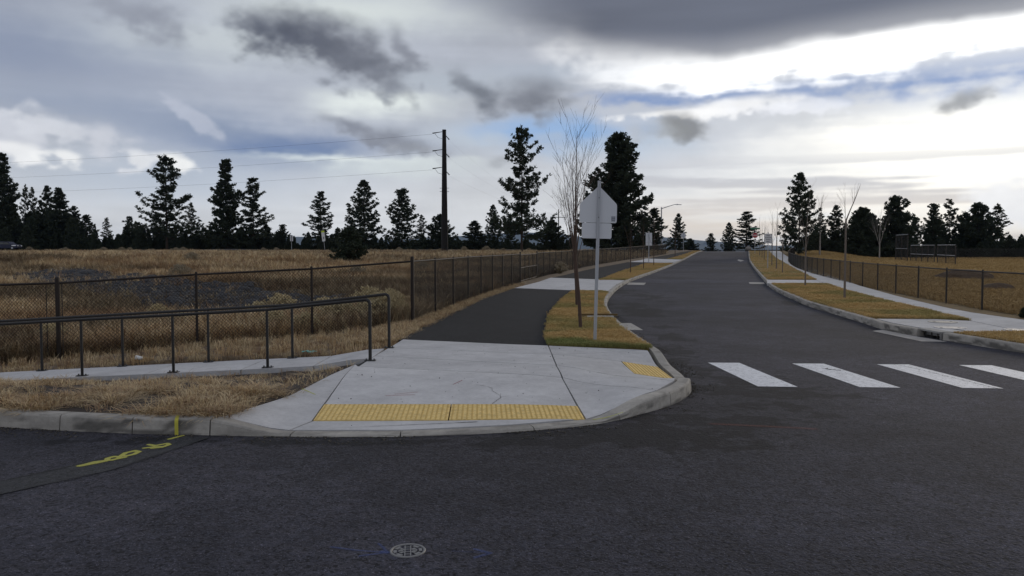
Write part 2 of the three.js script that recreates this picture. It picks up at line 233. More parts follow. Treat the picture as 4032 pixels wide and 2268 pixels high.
// sheets that follow a height function, with skirts
function refine(P, T, maxLen) {
  const key = new Map(), mid = (a, b) => { const k = a < b ? a * 1e6 + b : b * 1e6 + a; let m = key.get(k); if (m === undefined) { P.push([(P[a][0] + P[b][0]) / 2, (P[a][1] + P[b][1]) / 2]); m = P.length - 1; key.set(k, m); } return m; };
  const L = (a, b) => Math.hypot(P[a][0] - P[b][0], P[a][1] - P[b][1]) / maxLen((P[a][0] + P[b][0]) / 2, (P[a][1] + P[b][1]) / 2);
  const out = [], st = T.slice();
  while (st.length) { const t = st.pop(), l = [L(t[0], t[1]), L(t[1], t[2]), L(t[2], t[0])], k = l.indexOf(Math.max(...l)); if (l[k] <= 1) { out.push(t); continue; } const a = t[k], b = t[(k + 1) % 3], c = t[(k + 2) % 3], m = mid(a, b); st.push([a, m, c], [m, b, c]); }
  return out;
}
function sheet(poly, hf, { skirt = 0.2, max = () => 0.8, uv = 1, color = () => [1, 1, 1], u0 = 0 } = {}) {
  let pts = poly.map((p) => new THREE.Vector2(p[0], p[1])); if (THREE.ShapeUtils.area(pts) < 0) pts = pts.reverse();
  const border = []; pts.forEach((p, i) => { const q = pts[(i + 1) % pts.length], n = Math.max(1, Math.ceil(p.distanceTo(q) / max((p.x + q.x) / 2, (p.y + q.y) / 2))); for (let k = 0; k < n; k++) border.push(p.clone().lerp(q, k / n)); });
  const P = border.map((p) => [p.x, p.y]), T = refine(P, THREE.ShapeUtils.triangulateShape(border, []), max), g = new Geo(); g.c = [];
  P.forEach(([x, d]) => { g.v(x, hf(x, d), -d, x / uv + u0, d / uv + u0 * 0.7); g.c.push(...color(x, d)); });
  T.forEach((t) => g.tri(t[0], t[1], t[2]));
  if (skirt) border.forEach((p, i) => { const q = border[(i + 1) % border.length], hp = hf(p.x, p.y), hq = hf(q.x, q.y); const a = g.v(p.x, hp, -p.y, p.x / uv, p.y / uv), b = g.v(q.x, hq, -q.y, q.x / uv, q.y / uv), c = g.v(q.x, hq - skirt, -q.y, q.x / uv, q.y / uv + .1), e = g.v(p.x, hp - skirt, -p.y, p.x / uv, p.y / uv + .1); for (let k = 0; k < 4; k++) g.c.push(...color(p.x, p.y)); g.quad(a, e, c, b); });
  return g.build();
}
// offset of a polyline to its left (towards the pavement side)
function offsetLine(L, w) { return L.map((p, i) => { const a = L[Math.max(0, i - 1)], b = L[Math.min(L.length - 1, i + 1)], dx = b[0] - a[0], dy = b[1] - a[1], l = Math.hypot(dx, dy); return [p[0] - dy / l * w, p[1] + dx / l * w]; }); }
function smoothLine(pts, step) { const c = new THREE.CatmullRomCurve3(pts.map((p) => new THREE.Vector3(p[0], 0, p[1])), false, 'centripetal'), n = Math.ceil(c.getLength() / step); return c.getSpacedPoints(n).map((v) => [v.x, v.z]); }

const gutterL = [[-60, 14], [-30, 11], [-14, 8.9], [-8, 7.85], [-4.89, 7.33], [-4.35, 7.21], [-3.49, 7.06], [-2.82, 7.0], [-2.09, 6.94], [-1.03, 6.94], [0, 7.12], [.84, 7.46], [1.38, 7.98], [1.74, 8.4], [2.05, 8.95], [2.22, 9.5], [2.3, 10.2], [2.34, 11.56], [2.35, 12.98], [2.36, 14.62], [2.41, 16.62], [2.54, 19.25], [2.77, 22.22], [3.16, 25.57], [3.75, 29.3], [4.85, 35.1], [6.07, 40.5], [7.3, 45.18], [10.0, 54.8], [14.1, 69.3], [18.9, 86.3], [26.2, 112], [33.5, 136], [38, 150]];
const gutterR = [[60, 8.6], [20, 9.0], [12.5, 9.2], [10.5, 9.7], [9.3, 10.7], [8.72, 12], [8.55, 12.93], [8.44, 13.6], [8.33, 14.6], [8.18, 15.6], [8.15, 16.86], [8.49, 18.85], [8.93, 21.57], [9.3, 24.07], [9.9, 26.94], [10.8, 31], [11.95, 35.7], [14.1, 43.3], [17.6, 55.5], [26.1, 85], [33.6, 110], [41.2, 135], [45.6, 150]];
const gl = smoothLine(gutterL, 0.25), gr = smoothLine(gutterR, 0.25);
// darker sealed and damp patches in the asphalt, as the photograph has them
const stains = [[2.75, 9.35, 1.0, 0.7], [2.62, 11.2, 0.4, 1.6], [2.9, 10.2, 0.6, 0.8], [1.9, 7.6, 0.8, 0.35], [2.5, 8.3, 0.8, 0.45], [1.3, 6.9, 1.3, 0.45], [0.4, 6.7, 0.9, 0.3], [3.3, 9.0, 0.6, 0.35], [2.7, 12.8, 0.35, 1.6], [3.0, 17, 0.6, 2.2], [3.6, 23, 0.9, 3.5], [3.2, 15, 0.5, 1.4], [5.0, 31, 0.9, 4], [-3.6, 6.75, 1.6, 0.2], [-1.5, 6.75, 1.2, 0.16], [8.4, 19, 0.5, 2.5], [9.4, 25, 0.7, 3]];
function asphaltColor(x, d) {
  const n = fb2(x * 0.3 + 3, d * 0.3, 4), n2 = fb2(x * 1.7, d * 1.7, 3), n3 = fb2(x * 0.12, d * 0.12 + 30, 2); let k = 0.7 + 0.5 * ss(.3, .7, n) + 0.45 * (n2 - 0.5);
  const nf = d < 14 ? fb2(x * 6, d * 9, 3) - .5 : fb2(x * 2, d * 1.2, 3) - .5; let s = 0; for (const [sx, sd, rx, rd] of stains) { const q = ((x - sx) / rx) ** 2 + ((d - sd) / rd) ** 2; if (q < 4) s = Math.max(s, ss(0.5, 0.62, 1 - Math.sqrt(q) * 0.6 + (n2 - 0.5) * 1.6 + nf * 1.9 - 0.08)); }
  k *= (1 - 0.66 * s) * (1 + nf * .5); const t = (n3 - 0.5) * 0.35; return [k * (1 + t * 0.4), k * .98, k * (1.24 - t)];
}
const roadGroup = group('road'); tag(roadGroup, 'dark asphalt street and junction curving uphill between concrete kerbs', 'road', null, 'structure');
{
  const poly = [[-60, -30], [60, -30], ...offsetLine(gr, -0.1), ...offsetLine(gl, 0.1).reverse()];
  const near = (x, d) => d > 3 && d < 14 && Math.abs(x) < 6 ? 0.085 : clamp(Math.hypot(x, d - 4) * 0.03, 0.2, 5);
  mesh('asphalt', sheet(poly, (x, d) => road(d), { skirt: 0, uv: 3, max: near, color: asphaltColor }), asphaltM, roadGroup);
  // cross street at the top of the rise
  const top = [[-20, 139.5], [20, 139.5], [45, 139.5], [90, 139.5], [90, 149], [-20, 149]];
}
// kerbs cast in lengths
function cornerRise(x, d) { // height of the corner pavement above the road, lowered at its two ramps
  const front = (x < -0.7 ? lerp(.145, .016, ss(-2.82, -2.06, x)) : lerp(.016, .145, ss(.78, 1.45, x)));
  const df = x < 0 ? 7.0 : 7.0 + 0.36 * x + 0.25 * x * x, h1 = lerp(front, .15, clamp((d - df) / 2.5));
  const side = d < 10.5 ? lerp(.145, .018, ss(9.3, 9.95, d)) : lerp(.018, .145, ss(11.15, 12.2, d)), h2 = lerp(side, .15, clamp((2.33 - x) / 1.5));
  return Math.min(h1, h2);
}
function kerb(name, line, from, to, breaks, rise, label, inward = 1, gaps = []) {
  const root = group(name); tag(root, label, 'kerb', null, 'structure');
  let acc = 0; const arc = line.map((p, i) => { if (i) acc += Math.hypot(p[0] - line[i - 1][0], p[1] - line[i - 1][1]); return acc; });
  const prof = [[0, -0.12, 0], [0.0, 0, 0.0], [0.002, 0, 0.18], [0.005, 0, 0.36], [0.008, 0, 0.6], [0.012, 0, 0.86], [0.022, -0.004, 1], [0.04, 0.002, 1], [0.155, 0.002, 1], [0.155, -0.25, 0]];
  const at = (s) => { let i = 1; while (i < arc.length - 1 && arc[i] < s) i++; const t = clamp((s - arc[i - 1]) / (arc[i] - arc[i - 1])); const a = line[i - 1], b = line[i], l = Math.hypot(b[0] - a[0], b[1] - a[1]); return { p: [lerp(a[0], b[0], t), lerp(a[1], b[1], t)], n: [-(b[1] - a[1]) / l * inward, (b[0] - a[0]) / l * inward] }; };
  const cuts = breaks(arc, from, to);
  for (let q = 0; q < cuts.length - 1; q++) {
    if (gaps.includes(q)) continue;
    const a = cuts[q] + 0.006, b = cuts[q + 1] - 0.006, n = Math.max(1, Math.ceil((b - a) / (at(a).p[1] < 20 ? 0.06 : 0.4))), g = new Geo(); g.c = []; let prev = null; const tone = 0.9 + 0.18 * hash3(q, 5, 9);
    for (let k = 0; k <= n; k++) {
      const s = lerp(a, b, k / n), { p, n: nn } = at(s), h = rise(p[0] + nn[0] * .1, p[1] + nn[1] * .1), base = road(p[1]), ring = [];
      prof.forEach(([w, dy, f], e) => { const x = p[0] + nn[0] * w, d = p[1] + nn[1] * w; ring.push(g.v(x, base + f * h + dy, -d, s / 2, (w + h * f) / 2)); const c = tone * (0.8 + 0.4 * fb2(s * 2.5, e * .7 + 7, 3)); const gr = e < 6 ? ss(.5, .6, fb2(s * 3.1, e * .55 + 20, 3) - (e - 1) * .035 + .05) : .5 * ss(.56, .66, fb2(s * 5, e + 40, 3)), dirt = 1 - .62 * gr; g.c.push(c * dirt, c * dirt * .985, c * dirt * 0.95); });
      if (prev) for (let e = 0; e < prof.length - 1; e++) inward > 0 ? g.quad(prev[e], ring[e], ring[e + 1], prev[e + 1]) : g.quad(prev[e], prev[e + 1], ring[e + 1], ring[e]);
      else { for (let e = 1; e < prof.length - 1; e++) g.tri(ring[0], ring[e], ring[e + 1]); }
      prev = ring; if (k === n) for (let e = 1; e < prof.length - 1; e++) g.tri(ring[0], ring[e + 1], ring[e]);
    }
    mesh('kerb_stone', g.build(true), kerbM, root);
  }
  return at;
}
const arcAt = (line, arc, x, d) => { let b = 1e9, r = 0; line.forEach((p, i) => { const q = Math.hypot(p[0] - x, p[1] - d); if (q < b) { b = q; r = arc[i]; } }); return r; };
const kerbRise = (x, d) => x > -3.2 && x < 2.6 && d < 13 ? Math.max(0.014, cornerRise(x, d)) : 0.145;
kerb('left_kerb', gl, 0, 0, (arc) => {
  const marks = [[-14, 8.9], [-10, 8.2], [-6, 7.5], [-4.35, 7.21], [-3.49, 7.06], [-2.8, 7], [-2.07, 6.94], [-1.03, 6.94], [0.3, 7.2], [1.1, 7.7], [1.74, 8.4], [2.25, 9.7], [2.33, 11.1], [2.35, 12.3]].map((m) => arcAt(gl, arc, ...m));
  for (let s = marks[marks.length - 1] + 3; s < arc[arc.length - 1] - 14; s += 3) marks.push(s); return marks;
}, kerbRise, 'pale concrete kerb round the corner and along the path side');
kerb('right_kerb', gr, 0, 0, (arc) => { const a0 = arcAt(gr, arc, 12.5, 9.2), a = arcAt(gr, arc, 8.29, 14.88), b = arcAt(gr, arc, 8.17, 15.68), out = [a0, (a0 + a) / 2, a, b]; for (let s = b + 3; s < arc[arc.length - 1] - 14; s += 3) out.push(s); return out; }, () => 0.145, 'pale concrete kerb along the side with the narrow pavement', -1, [2]);

// ------------------------------------------------------------------ pavements
const concTone = (seed) => { const k = 0.93 + 0.12 * hash3(seed, 3, 1); return (x, d) => { const n = 0.88 + 0.24 * fb2(x * 1.3 + seed, d * 1.3, 3); return [k * n, k * n * 0.997, k * n * 1.0]; }; };
let slabSeed = 1;
function slab(root, poly, hf, name = 'panel', m = concreteM, max = 0.35) { // shrunk a little so that joints stay open
  const cx = poly.reduce((a, p) => a + p[0], 0) / poly.length, cd = poly.reduce((a, p) => a + p[1], 0) / poly.length; slabSeed++;
  const pp = poly.map((p, i) => { const a = poly[(i + poly.length - 1) % poly.length], b = poly[(i + 1) % poly.length]; const v1 = new THREE.Vector2(p[0] - a[0], p[1] - a[1]).normalize(), v2 = new THREE.Vector2(b[0] - p[0], b[1] - p[1]).normalize(); const n = new THREE.Vector2(-(v1.y + v2.y), v1.x + v2.x); const l = n.length(); if (l < 1e-6) return p; n.multiplyScalar(1 / l); const s = Math.sign((cx - p[0]) * n.x + (cd - p[1]) * n.y) || 1; return [p[0] + n.x * s * 0.012, p[1] + n.y * s * 0.012]; });
  return mesh(name, sheet(pp, hf, { skirt: 0.12, uv: 2, max: () => max, color: concTone(slabSeed), u0: hash3(slabSeed, 1, 1) }), m, root);
}
const corner = group('corner_pavement'); tag(corner, 'pale concrete corner pavement with jointed panels and yellow warning pads', 'pavement', null, 'structure');
const hC = (x, d) => road(d) + cornerRise(x, d);
const il = offsetLine(gl, 0.165), cut = (line, a, b) => line.filter((p) => a(p) && b(p));
// bedding seen in the joints
mesh('bedding', sheet([[-2.75, 7.2], [-1.9, 7.15], [0, 7.3], [.75, 7.7], [1.35, 8.3], [1.85, 9.3], [2.08, 10.5], [2.1, 12.2], [.6, 12.7], [-1.95, 13.6], [-2.05, 12], [-2.15, 10.5]], (x, d) => hC(x, d) - 0.03, { skirt: 0, max: () => 0.35 }), mat([0.03, 0.028, 0.025], 1), corner);
const slabs = [
  [[-2.72, 7.17], [-2.43, 7.12], [-2.06, 7.11], [-1.93, 7.43], [-1.975, 8.08], [-2.14, 10.5], [-2.43, 8.35]],       // left flare
  [[-2.06, 7.11], [-1.03, 7.11], [0, 7.29], [.4, 7.45], [.7, 7.6], [.7, 7.42 + 0.1], [-.63, 7.45], [-1.93, 7.43]],   // strip before the pads
  [[-1.975, 8.08], [-.64, 8.08], [.69, 8.08], [.62, 9.49], [0, 9.68], [-2.06, 10.33], [-2.14, 10.5]],
  [[-2.06, 10.33], [0, 9.68], [.62, 9.49], [.6, 10.43], [0, 10.63], [-2.03, 11.41]],
  [[-2.03, 11.41], [0, 10.63], [.6, 10.43], [.6, 11.54], [-1.98, 12.42]],
  [[-1.98, 12.42], [.6, 11.54], [.6, 12.7], [0, 12.88], [-1.93, 13.62]],
  [[.6, 11.54], [2.06, 12.15], [.6, 12.68]], [[.6, 11.54], [1.6, 11.27], [2.1, 11.02], [2.14, 12.1], [2.06, 12.15]],
  [[.6, 10.43], [1.93, 9.15], [2.06, 9.6], [2.1, 9.9], [1.6, 10.12], [1.6, 11.27], [.6, 11.54]], [[.6, 10.43], [.62, 9.49], [1.6, 8.5], [1.93, 9.15]],
  [[.62, 9.49], [.69, 8.08], [.73, 7.58], [1.06, 7.88], [1.36, 8.2], [1.6, 8.5]]];
slabs.forEach((p) => slab(corner, p, hC));
// yellow warning pads with raised domes
const padT = (() => { const a = tileNoise(301, 200), b = tileNoise(302, 24), w = tileNoise(303, 90); return dataTex(512, (x, y) => { let l = 0.82 + 0.2 * (a(x, y) - 0.5) + 0.3 * (b(x, y) - 0.5); const k = w(x, y) < 0.07 ? 0.35 : 1; return [enc(0.98 * l * k), enc(0.7 * l * k), enc(0.25 * l * k)]; }); })();
const domeM = mat([.6, .4, .12], .8);
const padM = new THREE.MeshStandardMaterial({ map: padT, roughness: 0.75 });
function pad(poly, nx, ny) {
  const g = sheet(poly, (x, d) => hC(x, d) + 0.004, { skirt: 0.03, uv: 0.7, max: () => 0.3 }); g.deleteAttribute('color');
  const m = mesh('warning_pad', g, padM, corner), gd = new Geo(); const [a, b, c, e] = poly;
  for (let i = 0; i < nx; i++) for (let j = 0; j < ny; j++) { const u = (i + 0.5) / nx, v = (j + 0.5) / ny, x = lerp(lerp(a[0], b[0], u), lerp(e[0], c[0], u), v), d = lerp(lerp(a[1], b[1], u), lerp(e[1], c[1], u), v), y = hC(x, d) + 0.004, R = 0.0125, r = 0.007, h = 0.006; const lo = [], hi = []; for (let q = 0; q < 8; q++) { const f = q / 4 * Math.PI; lo.push(gd.v(x + Math.cos(f) * R, y, -d + Math.sin(f) * R, x / .7, d / .7)); hi.push(gd.v(x + Math.cos(f) * r, y + h, -d + Math.sin(f) * r, x / .7, d / .7)); } const t = gd.v(x, y + h, -d, x / .7, d / .7); for (let q = 0; q < 8; q++) { const w = (q + 1) % 8; gd.quad(lo[w], hi[w], hi[q], lo[q]); gd.tri(hi[w], t, hi[q]); } }
  const dm = mesh('domes', gd.build(), domeM, m); dm.userData.kind = 'stuff'; return m;
}
pad([[-1.97, 8.07], [-.645, 8.07], [-.625, 7.46], [-1.925, 7.44]], 27, 12); pad([[-.632, 8.07], [.685, 8.07], [.715, 7.56], [-.612, 7.46]], 27, 12); pad([[1.612, 11.24], [2.08, 11.0], [2.085, 9.91], [1.612, 10.14]], 10, 22);

// multi-use path, crossings, lawns
const flatRise = (r) => (x, d) => road(d) + r;
const lineT = (t, d0, d1, n = 24) => { const o = []; for (let i = 0; i <= n; i++) { const d = lerp(d0, d1, i / n); o.push([table(t, d), d]); } return o; };
const lawnLT = [[12.6, .6], [14.6, .67], [17.2, .82], [19.9, 1.01], [24.8, 1.58], [31.2, 2.5], [40.8, 4.59], [55.5, 7.9], [74.7, 12.9], [90, 18], [112, 25.0], [134, 31.7]];
const kerbInL = offsetLine(gl, 0.165), kerbInR = offsetLine(gr, -0.165);
const along = (line, d0, d1) => line.filter((p) => p[1] > d0 && p[1] < d1 && p[0] > 1.2);
const pathColor = (x, d) => { const n = 0.75 + 0.5 * fb2(x * 0.5 + 9, d * 0.3, 4); return [n, n, n * 1.04]; };
const wob = (p, i) => [p[0] + (fb2(i * 0.7, 5, 2) - .5) * 0.1, p[1]];
const path = group('asphalt_path'); tag(path, 'black asphalt path running beside the chain link fence', 'path', null, 'structure');
mesh('asphalt', sheet([...lineT(pathLT, 13.6, 33.0, 60).map(wob), [2.5, 31.2], ...lineT(lawnLT, 12.75, 31.2, 30).reverse(), [.0, 12.93]], flatRise(.138), { uv: 3, max: (x, d) => 0.4 + d * 0.01, color: pathColor }), pathM, path);
mesh('asphalt', sheet([...lineT(pathLT, 43.9, 80, 40).map(wob), [15.5, 76.5], ...lineT(lawnLT, 41.0, 74, 30).reverse()], flatRise(.138), { uv: 3, max: () => 1.5, color: pathColor }), pathM, path);
mesh('asphalt', sheet([...lineT(pathLT, 92.5, 134, 20), ...lineT(lawnLT, 90, 134, 20).reverse()], flatRise(.138), { uv: 3, max: () => 2.5, color: pathColor }), pathM, path);
const crossing = (name, polys, label) => { const r = group(name); tag(r, label, 'pavement', null, 'structure'); polys.forEach((p) => slab(r, p, flatRise(.15), 'panel', concreteM, 1.5)); return r; };
crossing('path_crossing', [[[.1, 33.0], [1.3, 38.6], [3.1, 37.6], [1.6, 31.9]], [[1.3, 38.6], [2.2, 43.9], [4.3, 42.0], [3.1, 37.6]], [[1.6, 31.9], [3.1, 37.6], [4.55, 36.6], [2.5, 31.2]], [[2.5, 31.2], [4.55, 36.6], [4.93, 36.4], [3.7, 30.05]], [[3.1, 37.6], [4.3, 42.0], [5.9, 40.5], [4.95, 36.4]]], 'concrete crossing panels on the path beside the first tree lawn');
crossing('path_crossing', [[[12.15, 80.2], [14.4, 86.5], [16.2, 84], [13.9, 78.5]], [[14.4, 86.5], [16.0, 92.6], [18.0, 90], [16.2, 84]], [[13.9, 78.5], [16.2, 84], [17.9, 83.2], [15.9, 76.8]], [[16.2, 84], [18.0, 90], [19.5, 88.6], [17.9, 83.2]]], 'concrete crossing panels farther up the path near the fence end');

// dry verge, sloping walk and right-hand pavement
const walkNear = [[-14.5, 11.9], [-8, 11.72], [-6.5, 11.65], [-5.0, 11.42], [-3.75, 11.32], [-2.9, 11.25], [-2.1, 11.1]], walkFar = [[-14.5, 13.0], [-8.6, 12.9], [-7.8, 12.8], [-6.4, 12.74], [-5.0, 12.62], [-3.5, 12.48], [-2.0, 12.3]];
const hWalk = (x, d) => road(d) + lerp(fallLeft(x, d) + .1, .15, ss(-3, -2, x));
const rampWalk = group('ramp_walk'); tag(rampWalk, 'pale concrete sloping walk between the two black handrails', 'pavement', null, 'structure');
{ const xs = [-14.5, -13, -11.5, -10, -8.5, -7, -5.5, -4, -2.9, -2.03], yN = walkNear.map((p) => [p[0], p[1]]), yF = walkFar.map((p) => [p[0], p[1]]); for (let k = 0; k < xs.length - 1; k++) slab(rampWalk, [[xs[k], table(yN, xs[k])], [xs[k + 1], table(yN, xs[k + 1])], [xs[k + 1], table(yF, xs[k + 1])], [xs[k], table(yF, xs[k])]], hWalk); }
const kerbBack = il.filter((p) => p[0] > -14 && p[0] < -2.72 && p[1] < 9.5);
const verge = [...kerbBack, [-2.72, 7.19], [-2.43, 8.36], [-2.14, 10.5], [-2.1, 11.07], [-2.9, 11.22], ...walkNear.slice(0, 5).reverse().map((p) => [p[0], p[1] - 0.03])];
const hVerge = (x, d) => { const k = table([[-14, 9.1], [-8, 8.05], [-4.9, 7.5], [-2.7, 7.2]], x); return lerp(road(d) + .13, hWalk(x, d) - .07, ss(k + 0.3, 11.0, d)) + (fb2(x * 2.5, d * 2.5, 3) - 0.5) * 0.08 * ss(0, .4, d - k); };
const vergeM = new THREE.MeshStandardMaterial({ map: dirtT, roughness: 1, vertexColors: true });
tag(mesh('dry_verge', sheet(verge, hVerge, { skirt: .2, uv: 1.5, max: () => 0.14, color: (x, d) => { const n = fb2(x * 1.6, d * 2.2, 3) + .3 * ss(8.4, 9.3, d + x * .08 + .3) * ss(-7.5, -5, x) - .06; const q = ss(.32, .56, n); return [lerp(.3, .062, q), lerp(.2, .043, q), lerp(.11, .03, q)]; } }), vergeM), 'patch of dry earth and straw between the kerb and the sloping walk', 'verge', null, 'structure');

const walkInT = [[13, 9.9], [15, 9.97], [17.5, 10.4], [21, 11.25], [25.3, 12.1], [30.7, 13.36], [36.7, 14.93], [41, 16.1], [51.5, 19.4], [73, 25.9], [105, 35.4], [134, 44.4]];
const rightWalk = group('right_pavement'); tag(rightWalk, 'narrow pale concrete pavement along the low playing field fence', 'pavement', null, 'structure');
{ const ds = []; for (let d = 11; d < 134; d += d < 40 ? 1.5 : d < 70 ? 2 : 4) ds.push(d); for (let k = 0; k < ds.length - 1; k++) { const a = ds[k], b = ds[k + 1], sl = (d) => -0.12 * Math.min(3, (d - 11) / 4); slab(rightWalk, [[table(walkInT, a), a - sl(a) * 0], [table(walkOutT, a), a], [table(walkOutT, b), b], [table(walkInT, b), b]], flatRise(.15), 'panel', concreteM, 1.2); }
  for (const p of [[[8.5, 14.9], [9.0, 14.85], [9.9, 14.95], [9.97, 15.1], [10.2, 16.5], [10.38, 17.43], [9.85, 17.9], [9.2, 17.95], [9.2, 16.2], [8.36, 15.9]], [[8.36, 15.9], [9.2, 16.2], [9.2, 17.95], [8.5, 18.0], [8.35, 17]], [[12.3, 37.3], [14.93, 36.75], [16.05, 40.95], [13.6, 41.25]]]) slab(rightWalk, p, flatRise(.151), 'panel', concreteM, 0.8); }
const lawnM = new THREE.MeshStandardMaterial({ map: dirtT, roughness: 1, vertexColors: true });
const lawnCol = (x, d) => { const n = fb2(x * 0.8, d * 0.8, 4), gr = ss(.5, .7, fb2(x * .5 + 20, d * 0.5, 3)); return [lerp(.46, .3, n) - gr * .08, lerp(.3, .2, n), lerp(.11, .07, n)]; };
const lawnPolys = {
  tree_lawn: [[...lineT(lawnLT, 12.75, 31.1, 24), ...along(kerbInL, 12.2, 30.0).reverse()], 'golden dormant grass strip holding the school sign and two bare trees'],
  far_tree_lawn: [[...lineT(lawnLT, 41.0, 74.5, 24), ...along(kerbInL, 41, 76.3).reverse()], 'golden grass strip with three thin saplings past the crossing'],
  crest_lawn: [[...lineT(lawnLT, 90.5, 133, 16), ...along(kerbInL, 89, 133).reverse()], 'golden grass strip near the crest of the street on the path side'],
  pavement_lawn: [[...lineT(walkInT, 17.6, 36.6, 20), ...along(kerbInR, 18.2, 37.2).reverse(), [9.2, 17.97], [9.85, 17.93]], 'broad golden grass verge with two staked saplings beside the narrow pavement'],
  far_pavement_lawn: [[...lineT(walkInT, 41.2, 132, 40), ...along(kerbInR, 41.6, 132).reverse()], 'long golden grass verge climbing towards the stop sign'],
  corner_lawn: [[[8.72, 12.4], [8.62, 13.2], [8.55, 14.0], [8.48, 14.8], [9.0, 14.8], [9.85, 14.9], [9.85, 13], [9.9, 11], [9.4, 11]], 'small golden grass patch next to the storm drain'] };
const hLawn = (x, d) => road(d) + .15 + 0.02 + (fb2(x * 1.1, d * 1.1, 3) - .5) * 0.05;
const lawns = []; for (const k in lawnPolys) { const [p, l] = lawnPolys[k]; lawns.push(p); tag(mesh(k, sheet(p, hLawn, { skirt: .2, uv: 1.2, max: (x, d) => 0.25 + d * 0.012, color: lawnCol }), lawnM), l, 'lawn', null, 'structure'); }

// painted bars, patch, concrete aprons and spray marks on the road
const paintT = (() => { const a = tileNoise(401, 300), b = tileNoise(402, 40), c = tileNoise(403, 120); return dataTex(1024, (x, y) => { let l = 0.74 + 0.12 * (a(x, y) - 0.5) + 0.2 * (b(x, y) - 0.5); if (c(x, y) < 0.13 && b(x, y) < 0.6) l = 0.12; return [enc(l), enc(l), enc(l * 1.01)]; }); })();
const paintM = new THREE.MeshStandardMaterial({ map: paintT, roughness: 0.7 });
const flat = (poly, hf, uv, max = 0.5) => { const g = sheet(poly, hf, { skirt: 0, uv, max: () => max }); g.deleteAttribute('color'); return g; };
const onRoad = (o) => (x, d) => road(d) + o;
for (const x of [2.985, 4.235, 5.475, 6.66, 7.86]) { if (x > 7.5) continue; const r = 0.01; mesh('crosswalk_bar', flat([[x, 11.72 - (x - 3) * .07], [x + .47, 11.7 - (x - 3) * .07], [x + .57, 9.56 - (x - 3) * .045], [x + .085, 9.6 - (x - 3) * .045]], onRoad(.004), 1.6), paintM, roadGroup); }
// worn cracks through two of the bars: bare asphalt lines
const crackM = mat([0.03, 0.03, 0.03], 1);
function crack(parent, pts, w, hf, seed, m = crackM) { const r = rng(seed), g = new Geo(); let prev = null; const P = smoothLine(pts, 0.03); P.forEach((p, i) => { const a = P[Math.max(0, i - 1)], b = P[Math.min(P.length - 1, i + 1)], l = Math.hypot(b[0] - a[0], b[1] - a[1]) || 1, nx = -(b[1] - a[1]) / l, nd = (b[0] - a[0]) / l, j = (r() - .5) * w * 2.4, ww = w * (.3 + r()); const q = [g.v(p[0] + nx * (j + ww), hf(p[0], p[1]), -(p[1] + nd * (j + ww))), g.v(p[0] + nx * (j - ww), hf(p[0], p[1]), -(p[1] + nd * (j - ww)))]; if (prev) g.quad(prev[0], prev[1], q[1], q[0]); prev = q; }); mesh('crack', g.build(), m, parent); }
crack(roadGroup, [[5.62, 11.75], [5.8, 11.2], [5.86, 10.6], [5.92, 10], [5.98, 9.4], [6.15, 8.9]], 0.006, onRoad(.0062), 5);
crack(roadGroup, [[4.6, 12.6], [5.2, 12.2], [5.62, 11.75]], 0.006, onRoad(.003), 6);
crack(roadGroup, [[4.5, 11.12], [4.56, 11.0], [4.68, 10.95]], 0.03, onRoad(.0062), 7);
// trench patch at the left
const patchM = new THREE.MeshStandardMaterial({ map: at1.map, color: col(.72, .72, .74), bumpMap: at1.bump, bumpScale: 0.004, roughness: 0.92 });
mesh('trench_patch', flat([[-3.05, 6.96], [-2.72, 6.9], [-3.06, 5.87], [-3.55, 5.2], [-4.8, 3.5], [-5.3, 3.6], [-3.75, 5.5], [-3.28, 6.25]], onRoad(.004), 2.6), patchM, roadGroup);
for (const c of [[[-3.05, 6.96], [-3.28, 6.25], [-3.75, 5.5], [-5.3, 3.6]], [[-2.72, 6.9], [-3.06, 5.87], [-3.55, 5.2], [-4.8, 3.5]]]) crack(roadGroup, c, 0.007, onRoad(.0065), 9);
const apronM = kerbM;
slab(roadGroup, [[2.46, 18.5], [2.86, 18.5], [2.86, 16.8], [2.45, 16.8]], onRoad(.006), 'gutter_apron', apronM); slab(roadGroup, [[5.75, 38.8], [6.6, 38.6], [7.1, 40.9], [6.2, 41.1]], onRoad(.006), 'gutter_apron', apronM); slab(roadGroup, [[8.1, 16.85], [7.75, 16.6], [7.75, 14.6], [8.22, 14.55], [8.12, 15.6]], onRoad(.006), 'gutter_apron', apronM); slab(roadGroup, [[12.95, 39.6], [12.2, 39.7], [12.7, 41.5], [13.5, 41.4]], onRoad(.006), 'gutter_apron', apronM);
slab(roadGroup, [[27.5, 94], [26.2, 90], [25.4, 86], [27.0, 90]].reverse(), onRoad(.006), 'gutter_apron', apronM);
